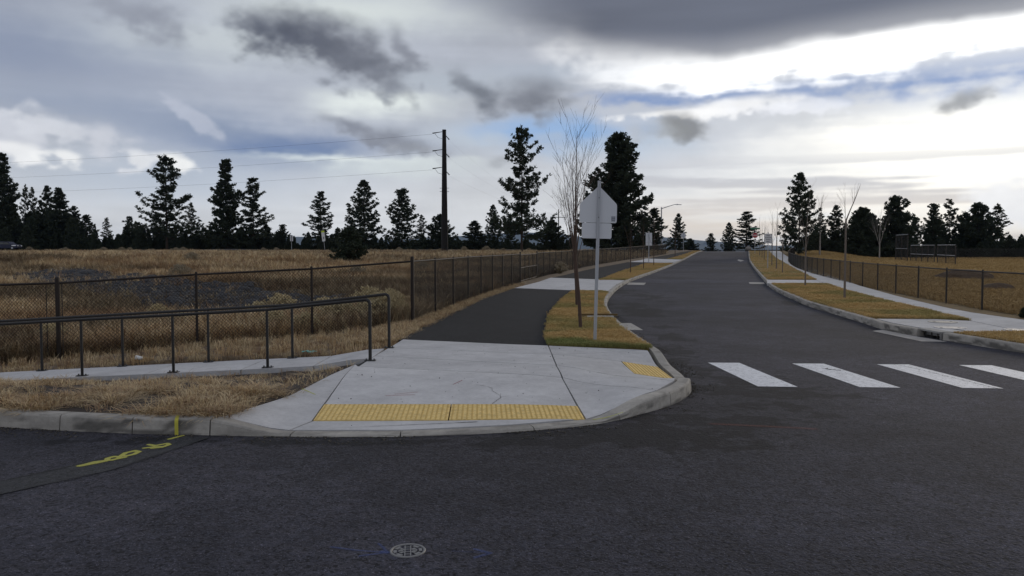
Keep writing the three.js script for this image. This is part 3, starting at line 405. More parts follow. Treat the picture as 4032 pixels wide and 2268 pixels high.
// spray-painted survey marks: strokes drawn in metres on a small sheet that lies on the surface
function spray(parent, name, x0, d0, w, h, strokes, rgb, hf, seed, ppm = 500) {
  const W = Math.min(1024, Math.round(w * ppm)), H = Math.min(1024, Math.round(h * ppm)), r = rng(seed), a = new Uint8Array(W * H * 4), cov = new Float32Array(W * H);
  for (const { pts, width, alpha } of strokes) for (let k = 0; k < pts.length - 1; k++) { const A = pts[k], B = pts[k + 1], n = Math.ceil(Math.hypot(B[0] - A[0], B[1] - A[1]) * ppm); for (let q = 0; q <= n; q++) { const px = (lerp(A[0], B[0], q / n) - x0) / w * W, py = (lerp(A[1], B[1], q / n) - d0) / h * H, R = width * W / w * (1.4); for (let yy = Math.floor(py - R); yy <= py + R; yy++) for (let xx = Math.floor(px - R); xx <= px + R; xx++) { if (xx < 0 || yy < 0 || xx >= W || yy >= H) continue; const e = Math.hypot(xx - px, (yy - py) * (w / W) / (h / H) ** 1 * (h / H) / (w / W)) / R; if (e < 1) { const v = alpha * (1 - ss(.45, 1, e)); if (v > cov[yy * W + xx]) cov[yy * W + xx] = v; } } } }
  for (let i = 0; i < W * H; i++) { const v = cov[i] > 0 ? clamp(cov[i] * 1.2 - r() * 0.62) : 0; a[i * 4] = a[i * 4 + 1] = a[i * 4 + 2] = 255 * v; a[i * 4 + 3] = 255; }
  const t = new THREE.DataTexture(a, W, H); t.magFilter = THREE.LinearFilter; t.needsUpdate = true;
  const g = new Geo(), n = 6; for (let j = 0; j <= n; j++) for (let i = 0; i <= n; i++) { const x = x0 + w * i / n, d = d0 + h * j / n; g.v(x, hf(x, d), -d, i / n, j / n); } for (let j = 0; j < n; j++) for (let i = 0; i < n; i++) { const q = j * (n + 1) + i; g.quad(q, q + 1, q + n + 2, q + n + 1); }
  mesh(name, g.build(), new THREE.MeshStandardMaterial({ color: col(...rgb), roughness: 0.8, alphaMap: t, transparent: true }), parent);
}
const YEL = [0.5, 0.47, 0.09];
spray(roadGroup, 'yellow_survey_paint', -3.5, 5.85, 0.7, 1.14, [
  { pts: [[-3.36, 5.95], [-3.24, 6.09]], width: 0.0302, alpha: .9 }, { pts: [[-3.36, 5.95], [-3.31, 6.06], [-3.25, 6.10]], width: 0.0226, alpha: .9 }, { pts: [[-3.34, 5.95], [-3.26, 6.04]], width: 0.0226, alpha: .7 },
  { pts: [[-3.235, 6.11], [-3.26, 6.17], [-3.24, 6.22], [-3.19, 6.22], [-3.17, 6.17], [-3.2, 6.12], [-3.235, 6.11]], width: 0.0244, alpha: .95 }, { pts: [[-3.19, 6.14], [-3.14, 6.2]], width: 0.0244, alpha: .9 },
  { pts: [[-3.19, 6.25], [-3.2, 6.34], [-3.16, 6.41], [-3.11, 6.38], [-3.11, 6.3], [-3.15, 6.24], [-3.19, 6.25]], width: 0.0244, alpha: .95 },
  { pts: [[-3.14, 6.62], [-3.07, 6.58], [-3.0, 6.66], [-2.965, 6.62], [-2.98, 6.55], [-3.06, 6.54], [-3.12, 6.5]], width: 0.0226, alpha: .95 }, { pts: [[-3.05, 6.5], [-2.99, 6.53]], width: 0.0264, alpha: .9 }, { pts: [[-3.05, 6.82], [-2.99, 6.95]], width: 0.0226, alpha: .9 }], YEL, onRoad(.0085), 3);
spray(roadGroup, 'blue_survey_paint', -1.1, 4.05, 0.5, 0.4, [{ pts: [[-1.02, 4.29], [-.86, 4.24], [-.69, 4.21]], width: .008, alpha: .55 }, { pts: [[-.69, 4.21], [-.73, 4.29], [-.76, 4.34]], width: .010, alpha: .5 }, { pts: [[-.69, 4.21], [-.78, 4.18], [-.83, 4.16]], width: .010, alpha: .55 }, { pts: [[-.72, 4.22], [-.69, 4.21]], width: .018, alpha: .6 }], [.06, .10, .3], onRoad(.004), 5, 900);
spray(roadGroup, 'blue_survey_paint', -0.4, 4.0, 0.4, 0.4, [{ pts: [[-.33, 4.23], [-.17, 4.21]], width: .006, alpha: .4 }, { pts: [[-.21, 4.26], [-.12, 4.2]], width: .012, alpha: .55 }, { pts: [[-.2, 4.14], [-.12, 4.2]], width: .014, alpha: .5 }], [.06, .10, .3], onRoad(.004), 6, 900);
spray(roadGroup, 'red_survey_paint', 1.7, 6.8, 1.5, 0.9, [{ pts: [[1.95, 7.46], [2.4, 7.36], [2.86, 7.24]], width: .035, alpha: .42 }], [.3, .08, .05], onRoad(.004), 8);
const RED = [.42, .06, .08];
spray(corner, 'red_survey_paint', -1.5, 8.3, 0.5, 0.5, [{ pts: [[-1.39, 8.46], [-1.08, 8.5]], width: .007, alpha: .8 }, { pts: [[-1.3, 8.53], [-1.06, 8.63]], width: .006, alpha: .8 }], RED, (x, d) => hC(x, d) + .003, 9, 900);
spray(corner, 'red_survey_paint', -.75, 8.95, 0.45, 1.2, [{ pts: [[-.69, 9.02], [-.6, 9.24]], width: .007, alpha: .8 }, { pts: [[-.47, 9.9], [-.43, 10.02]], width: .006, alpha: .5 }], RED, (x, d) => hC(x, d) + .003, 10, 800);
spray(corner, 'yellow_survey_paint', -2.45, 7.8, .6, 1.1, [{ pts: [[-2.38, 8.72], [-2.18, 8.5]], width: .009, alpha: .8 }], [.55, .58, .05], (x, d) => hC(x, d) + .003, 11, 800);
spray(corner, 'yellow_survey_paint', .75, 7.35, .5, .4, [{ pts: [[.8, 7.55], [1.1, 7.63]], width: .009, alpha: .9 }], [.55, .58, .05], (x, d) => hC(x, d) + .006, 12, 900);
crack(corner, [[-.43, 9.04], [-.24, 8.84], [-.22, 8.7], [-.17, 8.57], [-.12, 8.4], [-.17, 8.22], [-.21, 8.1]], 0.0035, (x, d) => hC(x, d) + .003, 13, mat([.12, .115, .11], 1)); crack(corner, [[-.24, 8.84], [-.1, 8.82]], 0.003, (x, d) => hC(x, d) + .003, 14, mat([.12, .115, .11], 1)); crack(corner, [[-.14, 8.4], [-.03, 8.44]], 0.003, (x, d) => hC(x, d) + .003, 15, mat([.12, .115, .11], 1));
{ const g = new Geo(), w = .034; const prof = [[7.002, .0], [7.002, .1], [7.01, .135], [7.025, .1475], [7.04, .1515], [7.17, .1515]]; let p = null; for (const [d, y] of prof) { const xo = (d - 7) * -0.35; const q = [g.v(-3.06 + xo - w / 2, y, -(d - .008 + (y < .14 ? 0 : .008))), g.v(-3.06 + xo + w / 2, y, -(d - .008 + (y < .14 ? 0 : .008)))]; if (p) g.quad(p[0], p[1], q[1], q[0]); p = q; } mesh('yellow_kerb_mark', g.build(), mat([.5, .45, .06], .85), scene.getObjectByName('left_kerb')); }

// ------------------------------------------------------------------ street furniture
const railM = mat([0.012, 0.0105, 0.0095], 0.5), fenceM = mat([0.02, 0.0125, 0.009], 0.65, { metalness: 0.2 }), wireM = mat([0.013, 0.01, 0.008], 0.75), darkFenceM = mat([0.03, 0.022, 0.016], 0.6), darkWireM = mat([0.02, 0.018, 0.016], 0.7), galvM = mat([0.42, 0.43, 0.45], 0.5, { metalness: 0.55 }), alumM = mat([0.6, 0.61, 0.63], 0.6, { metalness: 0.15 }), ironM = mat([0.24, 0.235, 0.23], 0.55, { metalness: 0.5 }), boltM = mat([0.1, 0.1, 0.1], 0.5, { metalness: 0.6 });

function handrail(label, bases, ext, hf) { // bases run from far left to the elbow at the right end
  const root = group('handrail', bases[bases.length - 1][0], hf(...bases[bases.length - 1]), -bases[bases.length - 1][1]); tag(root, label, 'handrail', 'pair of ramp handrails');
  const o = root.position, H = 0.86, loc = (x, y, d) => [x - o.x, y - o.y, -d - o.z];
  const top = [ext, ...bases], pts = []; top.slice(0, -1).forEach((p) => pts.push(loc(p[0], hf(...p) + H, p[1])));
  const e = bases[bases.length - 1], q = bases[bases.length - 2], L = Math.hypot(e[0] - q[0], e[1] - q[1]), ux = (e[0] - q[0]) / L, ud = (e[1] - q[1]) / L, R = 0.06;
  for (let k = 0; k <= 6; k++) { const f = k / 6 * Math.PI / 2; pts.push(loc(e[0] - ux * R * (1 - Math.sin(f)), hf(...e) + H - R * (1 - Math.cos(f)), e[1] - ud * R * (1 - Math.sin(f)))); }
  pts.push(loc(e[0], hf(...e) + .008, e[1]));
  mesh('rail', new Geo().tube(pts, 0.024, 10).build(), railM, root);
  bases.forEach((b, i) => {
    const y = hf(...b); if (i < bases.length - 1) mesh('post', new Geo().tube([loc(b[0], y + .008, b[1]), loc(b[0], y + H - .01, b[1])], 0.021, 10).build(), railM, root);
    const pl = mesh('base_plate', new Geo().box(...loc(b[0], y + .006, b[1]), .15, .012, .1).build(true), railM, root);
    for (const s of [-1, 1]) mesh('bolt', new Geo().tube([loc(b[0] + s * .055, y + .012, b[1]), loc(b[0] + s * .055, y + .032, b[1])], 0.011, 6).build(true), boltM, pl);
  });
}
handrail('black tube handrail on the fence side of the sloping walk', [[-12.2, 12.9], [-10.6, 12.86], [-9.2, 12.83], [-7.78, 12.74], [-6.41, 12.68], [-4.95, 12.56], [-3.54, 12.42], [-1.97, 12.36]], [-13.8, 12.92], (x, d) => hWalk(x, d) + .001);
handrail('black tube handrail on the kerb side of the sloping walk', [[-12.6, 11.98], [-11, 11.93], [-9.5, 11.88], [-8.05, 11.82], [-6.56, 11.74], [-5.06, 11.5], [-3.62, 11.4], [-2.0, 10.86]], [-14.0, 12.0], (x, d) => (d > 11 ? hWalk(x, d) : hC(x, d)) + .001);

function netting(A, B, ya, yb, H, pitch, r, m, parent) { // chain link between two posts: crossing wires, one part
  const W = Math.hypot(B[0] - A[0], B[1] - A[1]), g = new Geo(), top = H + 0.025;
  const P = (u, v, o) => { const t = u / W; return [lerp(A[0], B[0], t) - (B[1] - A[1]) / W * o, lerp(ya, yb, t) + v, -(lerp(A[1], B[1], t) + (B[0] - A[0]) / W * o)]; };
  for (const s of [1, -1]) for (let x0 = -top; x0 < W + top; x0 += pitch) { let a = s > 0 ? x0 : x0 + 0, v0 = 0.02, v1 = top, u0 = a + s * v0, u1 = a + s * v1; if (s > 0) { if (u0 < 0) { v0 -= u0; u0 = 0; } if (u1 > W) { v1 -= u1 - W; u1 = W; } } else { if (u0 > W) { v0 += u0 - W; u0 = W; } if (u1 < 0) { v1 += u1; u1 = 0; } } if (v1 - v0 < 0.01 || u0 < -1e-6 || u0 > W + 1e-6 || u1 < -1e-6 || u1 > W + 1e-6) continue; g.tube([P(u0, v0, s * 0.003), P(u1, v1, s * 0.003)], r, 3, false); }
  const n = mesh('chain_link', g.build(), m, parent); n.userData.kind = 'stuff';
}
function fencePost(g, x, y, d, H, r) { return g.tube([[x, y - .05, -d], [x, y + H + .03, -d], [x, y + H + .05, -d], [x, y + H + .06, -d]], [r, r, r * 0.75, r * 0.2], 8); }
function chainFence(name, label, pts, H, yf, o = {}) {
  const root = group(name); tag(root, label, 'fence'); const { pitch = 0.07, wire = 0.0034, m = fenceM, wm = wireM, big = [], skip = [], rail = 0.021 } = o;
  pts.forEach((p, i) => { const b = big.includes(i); mesh('post', fencePost(new Geo(), p[0], yf(...p), p[1], H + (b ? .06 : 0), b ? .042 : .028).build(), m, root); });
  for (let i = 0; i < pts.length - 1; i++) { if (skip.includes(i)) continue; const a = pts[i], b = pts[i + 1], ya = yf(...a), yb = yf(...b); mesh('top_rail', new Geo().tube([[a[0], ya + H, -a[1]], [b[0], yb + H, -b[1]]], rail, 7).build(), m, root); const dist = Math.hypot((a[0] + b[0]) / 2, (a[1] + b[1]) / 2), f = dist > 45 ? 2 : 1; netting(a, b, ya, yb, H, pitch * f, wire * f, wm, root); }
  return root;
}
// left fence: along the walk, then up the path, with a double gate
const fy = (x, d) => leftField(x, d) - 0.04;
{ const front = [[-15.5, 15.0], [-13.1, 14.85], [-10.8, 14.65], [-8.5, 14.45], [-6.35, 15.55], [-4.3, 16.6], [-2.32, 18]];
  const root = chainFence('chain_link_fence', 'dark brown chain link fence facing the sloping walk', front, 1.48, fy, { big: [3, 6] });
  for (const [x, d] of [[-8.42, 14.35], [-8.62, 14.4]]) mesh('tension_bar', new Geo().tube([[x + (x > -8.5 ? .06 : -.06), fy(x, d) + .02, -d], [x + (x > -8.5 ? .06 : -.06), fy(x, d) + 1.46, -d]], 0.009, 5).build(), fenceM, root);
  const bay = (d0, d1) => { const n = Math.round((d1 - d0) / 2.55), o = []; for (let k = 0; k <= n; k++) { const d = lerp(d0, d1, k / n); o.push([fenceL(d), d]); } return o; };
  const s1 = [[-2.32, 18.01], ...bay(18, 38.9).slice(1)]; chainFence('chain_link_fence', 'dark brown chain link fence beside the path up to the double gate', s1, 1.48, fy, { big: [0, s1.length - 1] });
  const s2 = bay(44.7, 113); chainFence('chain_link_fence', 'dark brown chain link fence beside the path beyond the double gate', s2, 1.48, fy, { big: [0] });
  const A = [fenceL(38.95), 39.0], B = [fenceL(44.6), 44.6], gate = group('fence_gate'); tag(gate, 'dark double gate with mid rails in the path fence', 'gate');
  const G = (t, v) => { const d = lerp(A[1], B[1], t); return [lerp(A[0], B[0], t), lerp(fy(...A), fy(...B), t) + v, -d]; };
  for (const [t0, t1] of [[.01, .495], [.505, .99]]) { for (const v of [.12, .78, 1.44]) mesh('frame_rail', new Geo().tube([G(t0, v), G(t1, v)], 0.024, 7).build(), fenceM, gate); for (const t of [t0, (t0 + t1) / 2, t1]) mesh('frame_upright', new Geo().tube([G(t, .1), G(t, 1.46)], 0.024, 7).build(), fenceM, gate); }
  netting(A, B, fy(...A) + .1, fy(...B) + .1, 1.3, 0.07, 0.0027, wireM, gate);
}
{ const pts = []; for (let d = 13.5, k = 0; d < 112; k++) { pts.push([fenceR(d), d]); const sl = .202 + .00134 * (2 * d - 55); d += 2.75 / Math.hypot(1, sl); } const ry = (x, d) => rightField(x, d) - .03; chainFence('playing_field_fence', 'low dark chain link fence between the narrow pavement and the playing field', pts, 1.1, ry, { m: darkFenceM, wm: darkWireM, wire: 0.0026 }); }
// ball court fences and outfield fence in the playing field
function backstop(label, A, B, H, n) { const root = group('backstop_fence'); tag(root, label, 'fence', 'tall mesh panels in the playing field'); const pts = []; for (let k = 0; k <= n; k++) pts.push([lerp(A[0], B[0], k / n), lerp(A[1], B[1], k / n)]); const y = (x, d) => rightField(x, d) - .05;
  pts.forEach((p) => mesh('post', new Geo().tube([[p[0], y(...p), -p[1]], [p[0], y(...p) + H, -p[1]]], 0.05, 7).build(), darkFenceM, root));
  for (const v of [H, H * 0.48]) mesh('rail', new Geo().tube([[A[0], y(...A) + v, -A[1]], [B[0], y(...B) + v, -B[1]]], 0.035, 7).build(), galvM, root);
  netting(A, B, y(...A), y(...B), H, 0.16, 0.0035, darkWireM, root); }
backstop('tallest dark mesh backstop panel with a mid rail', [54.5, 110], [52.1, 102], 3.6, 2); backstop('long dark mesh panel with bright top and mid rails', [52.0, 101], [49.1, 90], 2.15, 4); backstop('short dark mesh panel with bright rails at the end of the row', [48.9, 89], [46.4, 81], 2.15, 2);
chainFence('outfield_fence', 'dark outfield fence below the far trees', [0, 1, 2, 3, 4, 5, 6].map((k) => [62 + k * 9, 122 - k * 2]), 1.6, (x, d) => rightField(x, d), { m: darkFenceM, wm: darkWireM, pitch: 0.2, wire: 0.014 });

// perforated square post
function perforatedPost(H, w = 0.05) {
  const s = new THREE.Shape([[-w / 2, 0], [w / 2, 0], [w / 2, H], [-w / 2, H]].map((p) => new THREE.Vector2(...p))); for (let y = 0.03; y < H - 0.02; y += 0.0254) { const h = new THREE.Path(); h.absarc(0, y, 0.0056, 0, Math.PI * 2, true); s.holes.push(h); }
  const f = new THREE.ExtrudeGeometry(s, { depth: 0.003, bevelEnabled: false, curveSegments: 3 }), t = [f.clone().translate(0, 0, w / 2 - .003), f.clone().translate(0, 0, -w / 2)];
  for (const k of [-1, 1]) t.push(new THREE.BoxGeometry(0.003, H, w - 0.0062).translate(k * (w / 2 - .0015), H / 2, 0).toNonIndexed()); return mergeGeometries(t.map((g) => { const q = g.index ? g.toNonIndexed() : g; return q; }));
}
const roundRect = (w, h, r) => { const s = new THREE.Shape(), x = w / 2, y = h / 2; s.moveTo(-x + r, -y); s.lineTo(x - r, -y); s.absarc(x - r, -y + r, r, -Math.PI / 2, 0); s.lineTo(x, y - r); s.absarc(x - r, y - r, r, 0, Math.PI / 2); s.lineTo(-x + r, y); s.absarc(-x + r, y - r, r, Math.PI / 2, Math.PI); s.lineTo(-x, -y + r); s.absarc(-x + r, -y + r, r, Math.PI, Math.PI * 1.5); return s; };
function roundPoly(pts, r) { const s = new THREE.Shape(), n = pts.length; pts.forEach((p, i) => { const a = pts[(i + n - 1) % n], b = pts[(i + 1) % n], la = Math.hypot(a[0] - p[0], a[1] - p[1]), lb = Math.hypot(b[0] - p[0], b[1] - p[1]); const q = [p[0] + (a[0] - p[0]) / la * r, p[1] + (a[1] - p[1]) / la * r], e = [p[0] + (b[0] - p[0]) / lb * r, p[1] + (b[1] - p[1]) / lb * r]; i ? s.lineTo(...q) : s.moveTo(...q); s.quadraticCurveTo(p[0], p[1], e[0], e[1]); }); s.closePath(); return s; }
const plate = (shape, t = 0.003) => new THREE.ExtrudeGeometry(shape, { depth: t, bevelEnabled: true, bevelThickness: 0.0006, bevelSize: 0.0006, bevelSegments: 1, curveSegments: 8 });
function canvasTex(w, h, draw) { const c = document.createElement('canvas'); c.width = w; c.height = h; draw(c.getContext('2d'), w, h); const t = new THREE.CanvasTexture(c); t.colorSpace = THREE.SRGBColorSpace; return t; }
{ // back of the school sign
  const x = 1.42, d = 13.21, y = hLawn(x, d) - .01, r = group('school_sign', x, y, -d); r.rotation.z = -0.024; r.rotation.y = 0.03; tag(r, 'back of a pentagon school sign with a rectangular plate on a perforated post', 'sign');
  mesh('post', perforatedPost(2.74), galvM, r);
  const pz = -0.031, pent = roundPoly([[-.318, 0], [.318, 0], [.318, .318], [0, .628], [-.318, .318]], .035);
  const pn = mesh('pentagon_plate', plate(pent).translate(0.0, 2.03, pz), alumM, r), pq = mesh('rectangular_plate', plate(roundRect(.51, .262, .03)).translate(-.018, 1.892, pz), alumM, r);
  const yl = mat([.5, .5, .03], .6); mesh('sign_face', plate(pent, .001).translate(0, 2.03, pz - .004), yl, pn); mesh('sign_face', plate(roundRect(.51, .262, .03), .001).translate(-.018, 1.892, pz - .004), yl, pq);
  const st = canvasTex(128, 160, (c, w, h) => { c.fillStyle = '#9a9da3'; c.fillRect(0, 0, w, h); c.strokeStyle = '#4c4f55'; c.lineWidth = 5; c.strokeRect(5, 5, w - 10, h - 60); c.fillStyle = '#4c4f55'; c.font = 'bold 62px serif'; c.textAlign = 'center'; c.fillText('JBR', w / 2, 80); c.fillRect(14, 116, w - 28, 8); c.fillRect(14, 134, w - 28, 5); });
  mesh('maker_label', new THREE.PlaneGeometry(.07, .09).translate(.26, 2.1, pz + .006), new THREE.MeshStandardMaterial({ map: st, roughness: .6 }), pn);
  for (const yy of [2.12, 2.45]) mesh('bolt', new THREE.CylinderGeometry(.009, .009, .012, 6).rotateX(Math.PI / 2).translate(0, yy, .031), boltM, r);
}
{ // back of the school zone plate farther up, square post
  const mk = (name, x, d, h, plates, label, turn = 0) => { const r = group(name, x, road(d) + .15, -d, turn); tag(r, label, 'sign'); mesh('post', new THREE.BoxGeometry(.06, h, .06).translate(0, h / 2, 0), galvM, r); for (const f of plates) f(r); return r; };
  mk('sign_back', 13.36, 75.6, 3.1, [(r) => mesh('plate', plate(roundRect(.62, .92, .04)).translate(0, 2.5, -.04), alumM, r), (r) => mesh('plate', plate(roundRect(.62, .3, .03)).translate(0, 1.88, -.04), alumM, r)], 'grey back of tall rectangular sign plates beside the far path crossing');
  mk('diamond_sign', 28.1, 127, 3.2, [(r) => mesh('plate', plate(roundRect(.76, .76, .05)).rotateZ(Math.PI / 4).translate(0, 2.6, -.04), alumM, r)], 'grey back of a diamond warning sign near the crest lawn');
  const et = canvasTex(256, 320, (c, w, h) => { c.fillStyle = '#d6d4d2'; c.fillRect(0, 0, w, h); c.strokeStyle = '#22242c'; c.lineWidth = 6; c.strokeRect(10, 10, w - 20, h - 20); c.fillStyle = '#22242c'; c.font = 'bold 54px sans-serif'; c.textAlign = 'center'; ['END', 'SCHOOL', 'SPEED', 'LIMIT'].forEach((t, i) => c.fillText(t, w / 2, 76 + i * 68)); });
  mk('end_speed_sign', 20.06, 60.7, 2.85, [(r) => { const p = mesh('plate', plate(roundRect(.6, .75, .04)).translate(0, 2.35, .032), alumM, r); mesh('sign_face', new THREE.PlaneGeometry(.58, .73).translate(0, 2.35, .0392), new THREE.MeshStandardMaterial({ map: et, roughness: .5 }), p); }], 'white sign reading END SCHOOL SPEED LIMIT on a thin post', -.3);
  const stt = canvasTex(256, 256, (c, w, h) => { c.fillStyle = '#a31f24'; c.fillRect(0, 0, w, h); c.fillStyle = '#f0eeee'; c.font = 'bold 92px sans-serif'; c.textAlign = 'center'; c.fillText('STOP', w / 2, 160); });
  mk('stop_sign', 35.75, 114, 3.9, [(r) => { const pts = []; for (let k = 0; k < 8; k++) { const f = (k + .5) / 8 * Math.PI * 2; pts.push([Math.cos(f) * .42, Math.sin(f) * .42]); } const p = mesh('octagon', plate(roundPoly(pts, .02)).translate(0, 2.7, .034), mat([.75, .75, .75], .6), r); const g = new THREE.CircleGeometry(.39, 8, Math.PI / 8).translate(0, 2.7, .042); mesh('sign_face', g, new THREE.MeshStandardMaterial({ map: stt, roughness: .5 }), p); mesh('street_name_blade', new THREE.BoxGeometry(1.35, .23, .012).translate(.0, 3.7, .04), mat([.03, .16, .08], .5), r); mesh('street_name_blade', new THREE.BoxGeometry(.012, .23, .9).translate(.0, 3.42, 0), mat([.03, .16, .08], .5), r); }], 'red STOP sign below green street name blades at the crest', -.3);
  // signs by the highway
  mk('highway_sign', -44.25, 155.5, 3.35, [(r) => mesh('plate', plate(roundRect(.6, 1.2, .05)).translate(0, 2.7, -.05), alumM, r), (r) => mesh('post', new THREE.BoxGeometry(.06, 1.3, .06).translate(.0, 2.72, .0), galvM, r)], 'small pale sign on a thin post beside the distant highway').position.y = leftField(-44.25, 155.5);
  const bn = mk('banner_sign', -37.55, 155.5, 4.2, [(r) => { const p = mesh('panel', plate(roundRect(.62, 2.1, .05), .05).translate(0, 3.15, .02), mat([.72, .72, .7], .6), r); mesh('panel_head', new THREE.BoxGeometry(.62, .34, .02).translate(0, 4.03, .088), mat([.55, .66, .05], .6), p); mesh('panel_print', new THREE.BoxGeometry(.2, .5, .02).translate(.02, 2.75, .084), mat([.2, .21, .23], .6), p); }], 'leaning white roadside sign with a lime green top by the highway'); bn.position.y = leftField(-37.55, 155.5); bn.rotation.z = .095;
}
// street light, pylons and wires
{ const x = 26, d = 135, y = road(d) + .1, r = group('street_light', x, y, -d); tag(r, 'grey street light with one upswept arm near the crest', 'street light');
  mesh('pole', new Geo().tube([[0, 0, 0], [0, 7.6, 0]], [.17, .1], 10).build(), galvM, r); mesh('base', new Geo().tube([[0, 0, 0], [0, .35, 0]], .24, 10).build(), galvM, r);
  mesh('arm', new Geo().tube([[0, 7.35, 0], [1.2, 7.75, 0], [2.2, 8.05, 0], [2.6, 8.08, 0]], [.07, .06, .05, .045], 8).build(), galvM, r);
  mesh('lamp_head', new THREE.BoxGeometry(1.0, .1, .34).translate(2.95, 8.04, 0), galvM, r); mesh('photocell', new THREE.CylinderGeometry(.06, .06, .12, 8).translate(2.75, 8.15, 0), galvM, r); }
const poleM = mat([0.012, 0.01, 0.009], 0.9);
const pole = { x: -10.87, d: 125, y: leftField(-10.87, 125) };
{ const r = group('steel_power_pole', pole.x, pole.y - .2, -pole.d); tag(r, 'tall dark tapered power pole carrying three wires', 'power pole'); const H = 21.5 - pole.y + .2;
  mesh('shaft', new Geo().tube([[0, 0, 0], [0, .6, 0], [0, H, 0]], [.62, .56, .31], 12).build(), poleM, r); mesh('cap', new Geo().tube([[0, H - .02, 0], [0, H + .12, 0]], .33, 12).build(), poleM, r);
  for (const py of [336, 380, 424]) { const yy = 1.65 + (640 - py) / 1946 * 125 - r.position.y; mesh('insulator', new Geo().tube([[-.3, yy + .12, 0], [-1.15, yy + .02, -.15], [-1.9, yy - .08, -.25]], [.05, .07, .1], 6).build(), poleM, r); mesh('jumper', new Geo().tube([[-1.6, yy - .05, -.2], [-1.0, yy - .8, 0], [-.35, yy - 1.0, .1]], .025, 4).build(), poleM, r); mesh('insulator', new Geo().tube([[.3, yy - .55, 0], [.75, yy - 1.05, -.5]], [.05, .09], 6).build(), poleM, r); }
  for (const v of [0, .55]) mesh('step_bracket', new Geo().tube([[-.75, 10.2 + v, 0], [.75, 10.2 + v, 0]], .035, 5).build(), poleM, r); }
{ const wm = mat([.05, .05, .05], .7), line = (label, A, B, sag, thin = .012) => { const pts = []; for (let k = 0; k <= 24; k++) { const t = k / 24; pts.push([lerp(A[0], B[0], t), lerp(A[1], B[1], t) - sag * 4 * t * (1 - t), -lerp(A[2], B[2], t)]); } tag(mesh('power_line', new Geo().tube(pts, thin, 4).build(), wm), label, 'wire', 'wires on the tall power pole'); };
  ['top', 'middle', 'lowest'].forEach((n, k) => { const y = 21.05 - k * 2.85; line(`${n} of three wires running along the highway from the tall pole`, [pole.x - 1.9, y - .1, 125.2], [-215, y + .6 - k * .05, 181], 2.2); line(`${n} of three thin wires running from the tall pole to the far pole`, [pole.x + .75, y - 1.1, 125.5], [15 + (k - 1) * 1.2, 14.2, 250], 1.4, .006); });
  const r = group('wooden_power_pole', 15, 2.2, -250); tag(r, 'far wooden power pole with a braced crossarm behind the pines', 'power pole'); mesh('shaft', new Geo().tube([[0, 0, 0], [0, 14, 0]], [.22, .14], 8).build(), poleM, r); mesh('crossarm', new THREE.BoxGeometry(4.2, .2, .2).translate(0, 11.4, .15), poleM, r); mesh('brace', new Geo().tube([[-2.1, 11.5, .1], [1.2, 13.7, .1]], .06, 5).build(), poleM, r); for (const s of [-2, 2]) mesh('insulator', new Geo().tube([[s, 10.4, .15], [s, 11.3, .15]], .09, 6).build(), poleM, r); }

// iron lids
function valveLid(x, d, R, hf, label, groupName) { // raised pattern on a round lid
  const r = group('valve_cover', x, hf(x, d), -d, .12); tag(r, label, 'utility cover', groupName);
  mesh('rim', new THREE.LatheGeometry([[R * .86, -.03], [R * .86, .004], [R * .9, .007], [R * .97, .007], [R, .003], [R, -.03]].map((p) => new THREE.Vector2(...p)), 36), ironM, r);
  const lid = mesh('lid', new THREE.CylinderGeometry(R * .855, R * .855, .02, 36).translate(0, -.0125, 0), mat([.012, .012, .012], .9), r);
  const pieces = []; const arc = (r0, r1, a0, a1) => { const s = new THREE.Shape(); s.absarc(0, 0, r1 * R, a0, a1, false); s.absarc(0, 0, r0 * R, a1, a0, true); pieces.push(new THREE.ExtrudeGeometry(s, { depth: .0062, bevelEnabled: false, curveSegments: 6 })); };
  for (let k = 0; k < 8; k++) { const a = k / 8 * Math.PI * 2 + .12; if (k % 4 !== 2) arc(.62, .8, a - .3, a + .24); }
  for (let k = 0; k < 10; k++) { const a = k / 10 * Math.PI * 2; if (Math.abs(Math.cos(a)) > .35) arc(.26, .52, a - .2, a + .2); }
  const bx = (w, h, px, py) => { const s = new THREE.Shape([[-w / 2, -h / 2], [w / 2, -h / 2], [w / 2, h / 2], [-w / 2, h / 2]].map((p) => new THREE.Vector2(p[0] + px, p[1] + py))); pieces.push(new THREE.ExtrudeGeometry(s, { depth: .0062, bevelEnabled: false })); };
  bx(R * .06, R * 1.5, -R * .16, 0); bx(R * .06, R * 1.5, R * .16, 0); for (const v of [-.5, -.15, .2, .52]) bx(R * .26, R * .06, 0, R * v);
  pieces.forEach((g) => mesh('raised_pad', g.rotateX(-Math.PI / 2).translate(0, -.0025, 0), ironM, lid)); return r;
}
valveLid(-.58, 4.24, .1, onRoad(0), 'small round iron valve cover set in the asphalt between blue arrows');
function manhole(x, d, R, label, m) { const r = group('manhole_cover', x, road(d) + .155, -d); tag(r, label, 'utility cover', 'lids in the concrete by the storm drain'); mesh('rim', new THREE.LatheGeometry([[R * .9, -.02], [R * .9, .006], [R, .006], [R, -.02]].map((p) => new THREE.Vector2(...p)), 32), m, r); mesh('lid', new THREE.CylinderGeometry(R * .89, R * .89, .02, 32).translate(0, -.006, 0), m, r); for (const s of [-1, 1]) mesh('pick_hole', new THREE.BoxGeometry(.05, .004, .03).translate(s * R * .6, .0055, 0), mat([.02, .02, .02], .9), r); }
manhole(9.55, 17.1, .3, 'dull grey round lid at the edge of the lawn', mat([.2, .2, .2], .6, { metalness: .4 })); manhole(8.95, 15.75, .3, 'shiny round steel lid closest to the storm drain', mat([.34, .34, .35], .6, { metalness: .4 })); manhole(10.05, 15.3, .26, 'shiny round steel lid on the narrow pavement', mat([.34, .34, .35], .6, { metalness: .4 }));
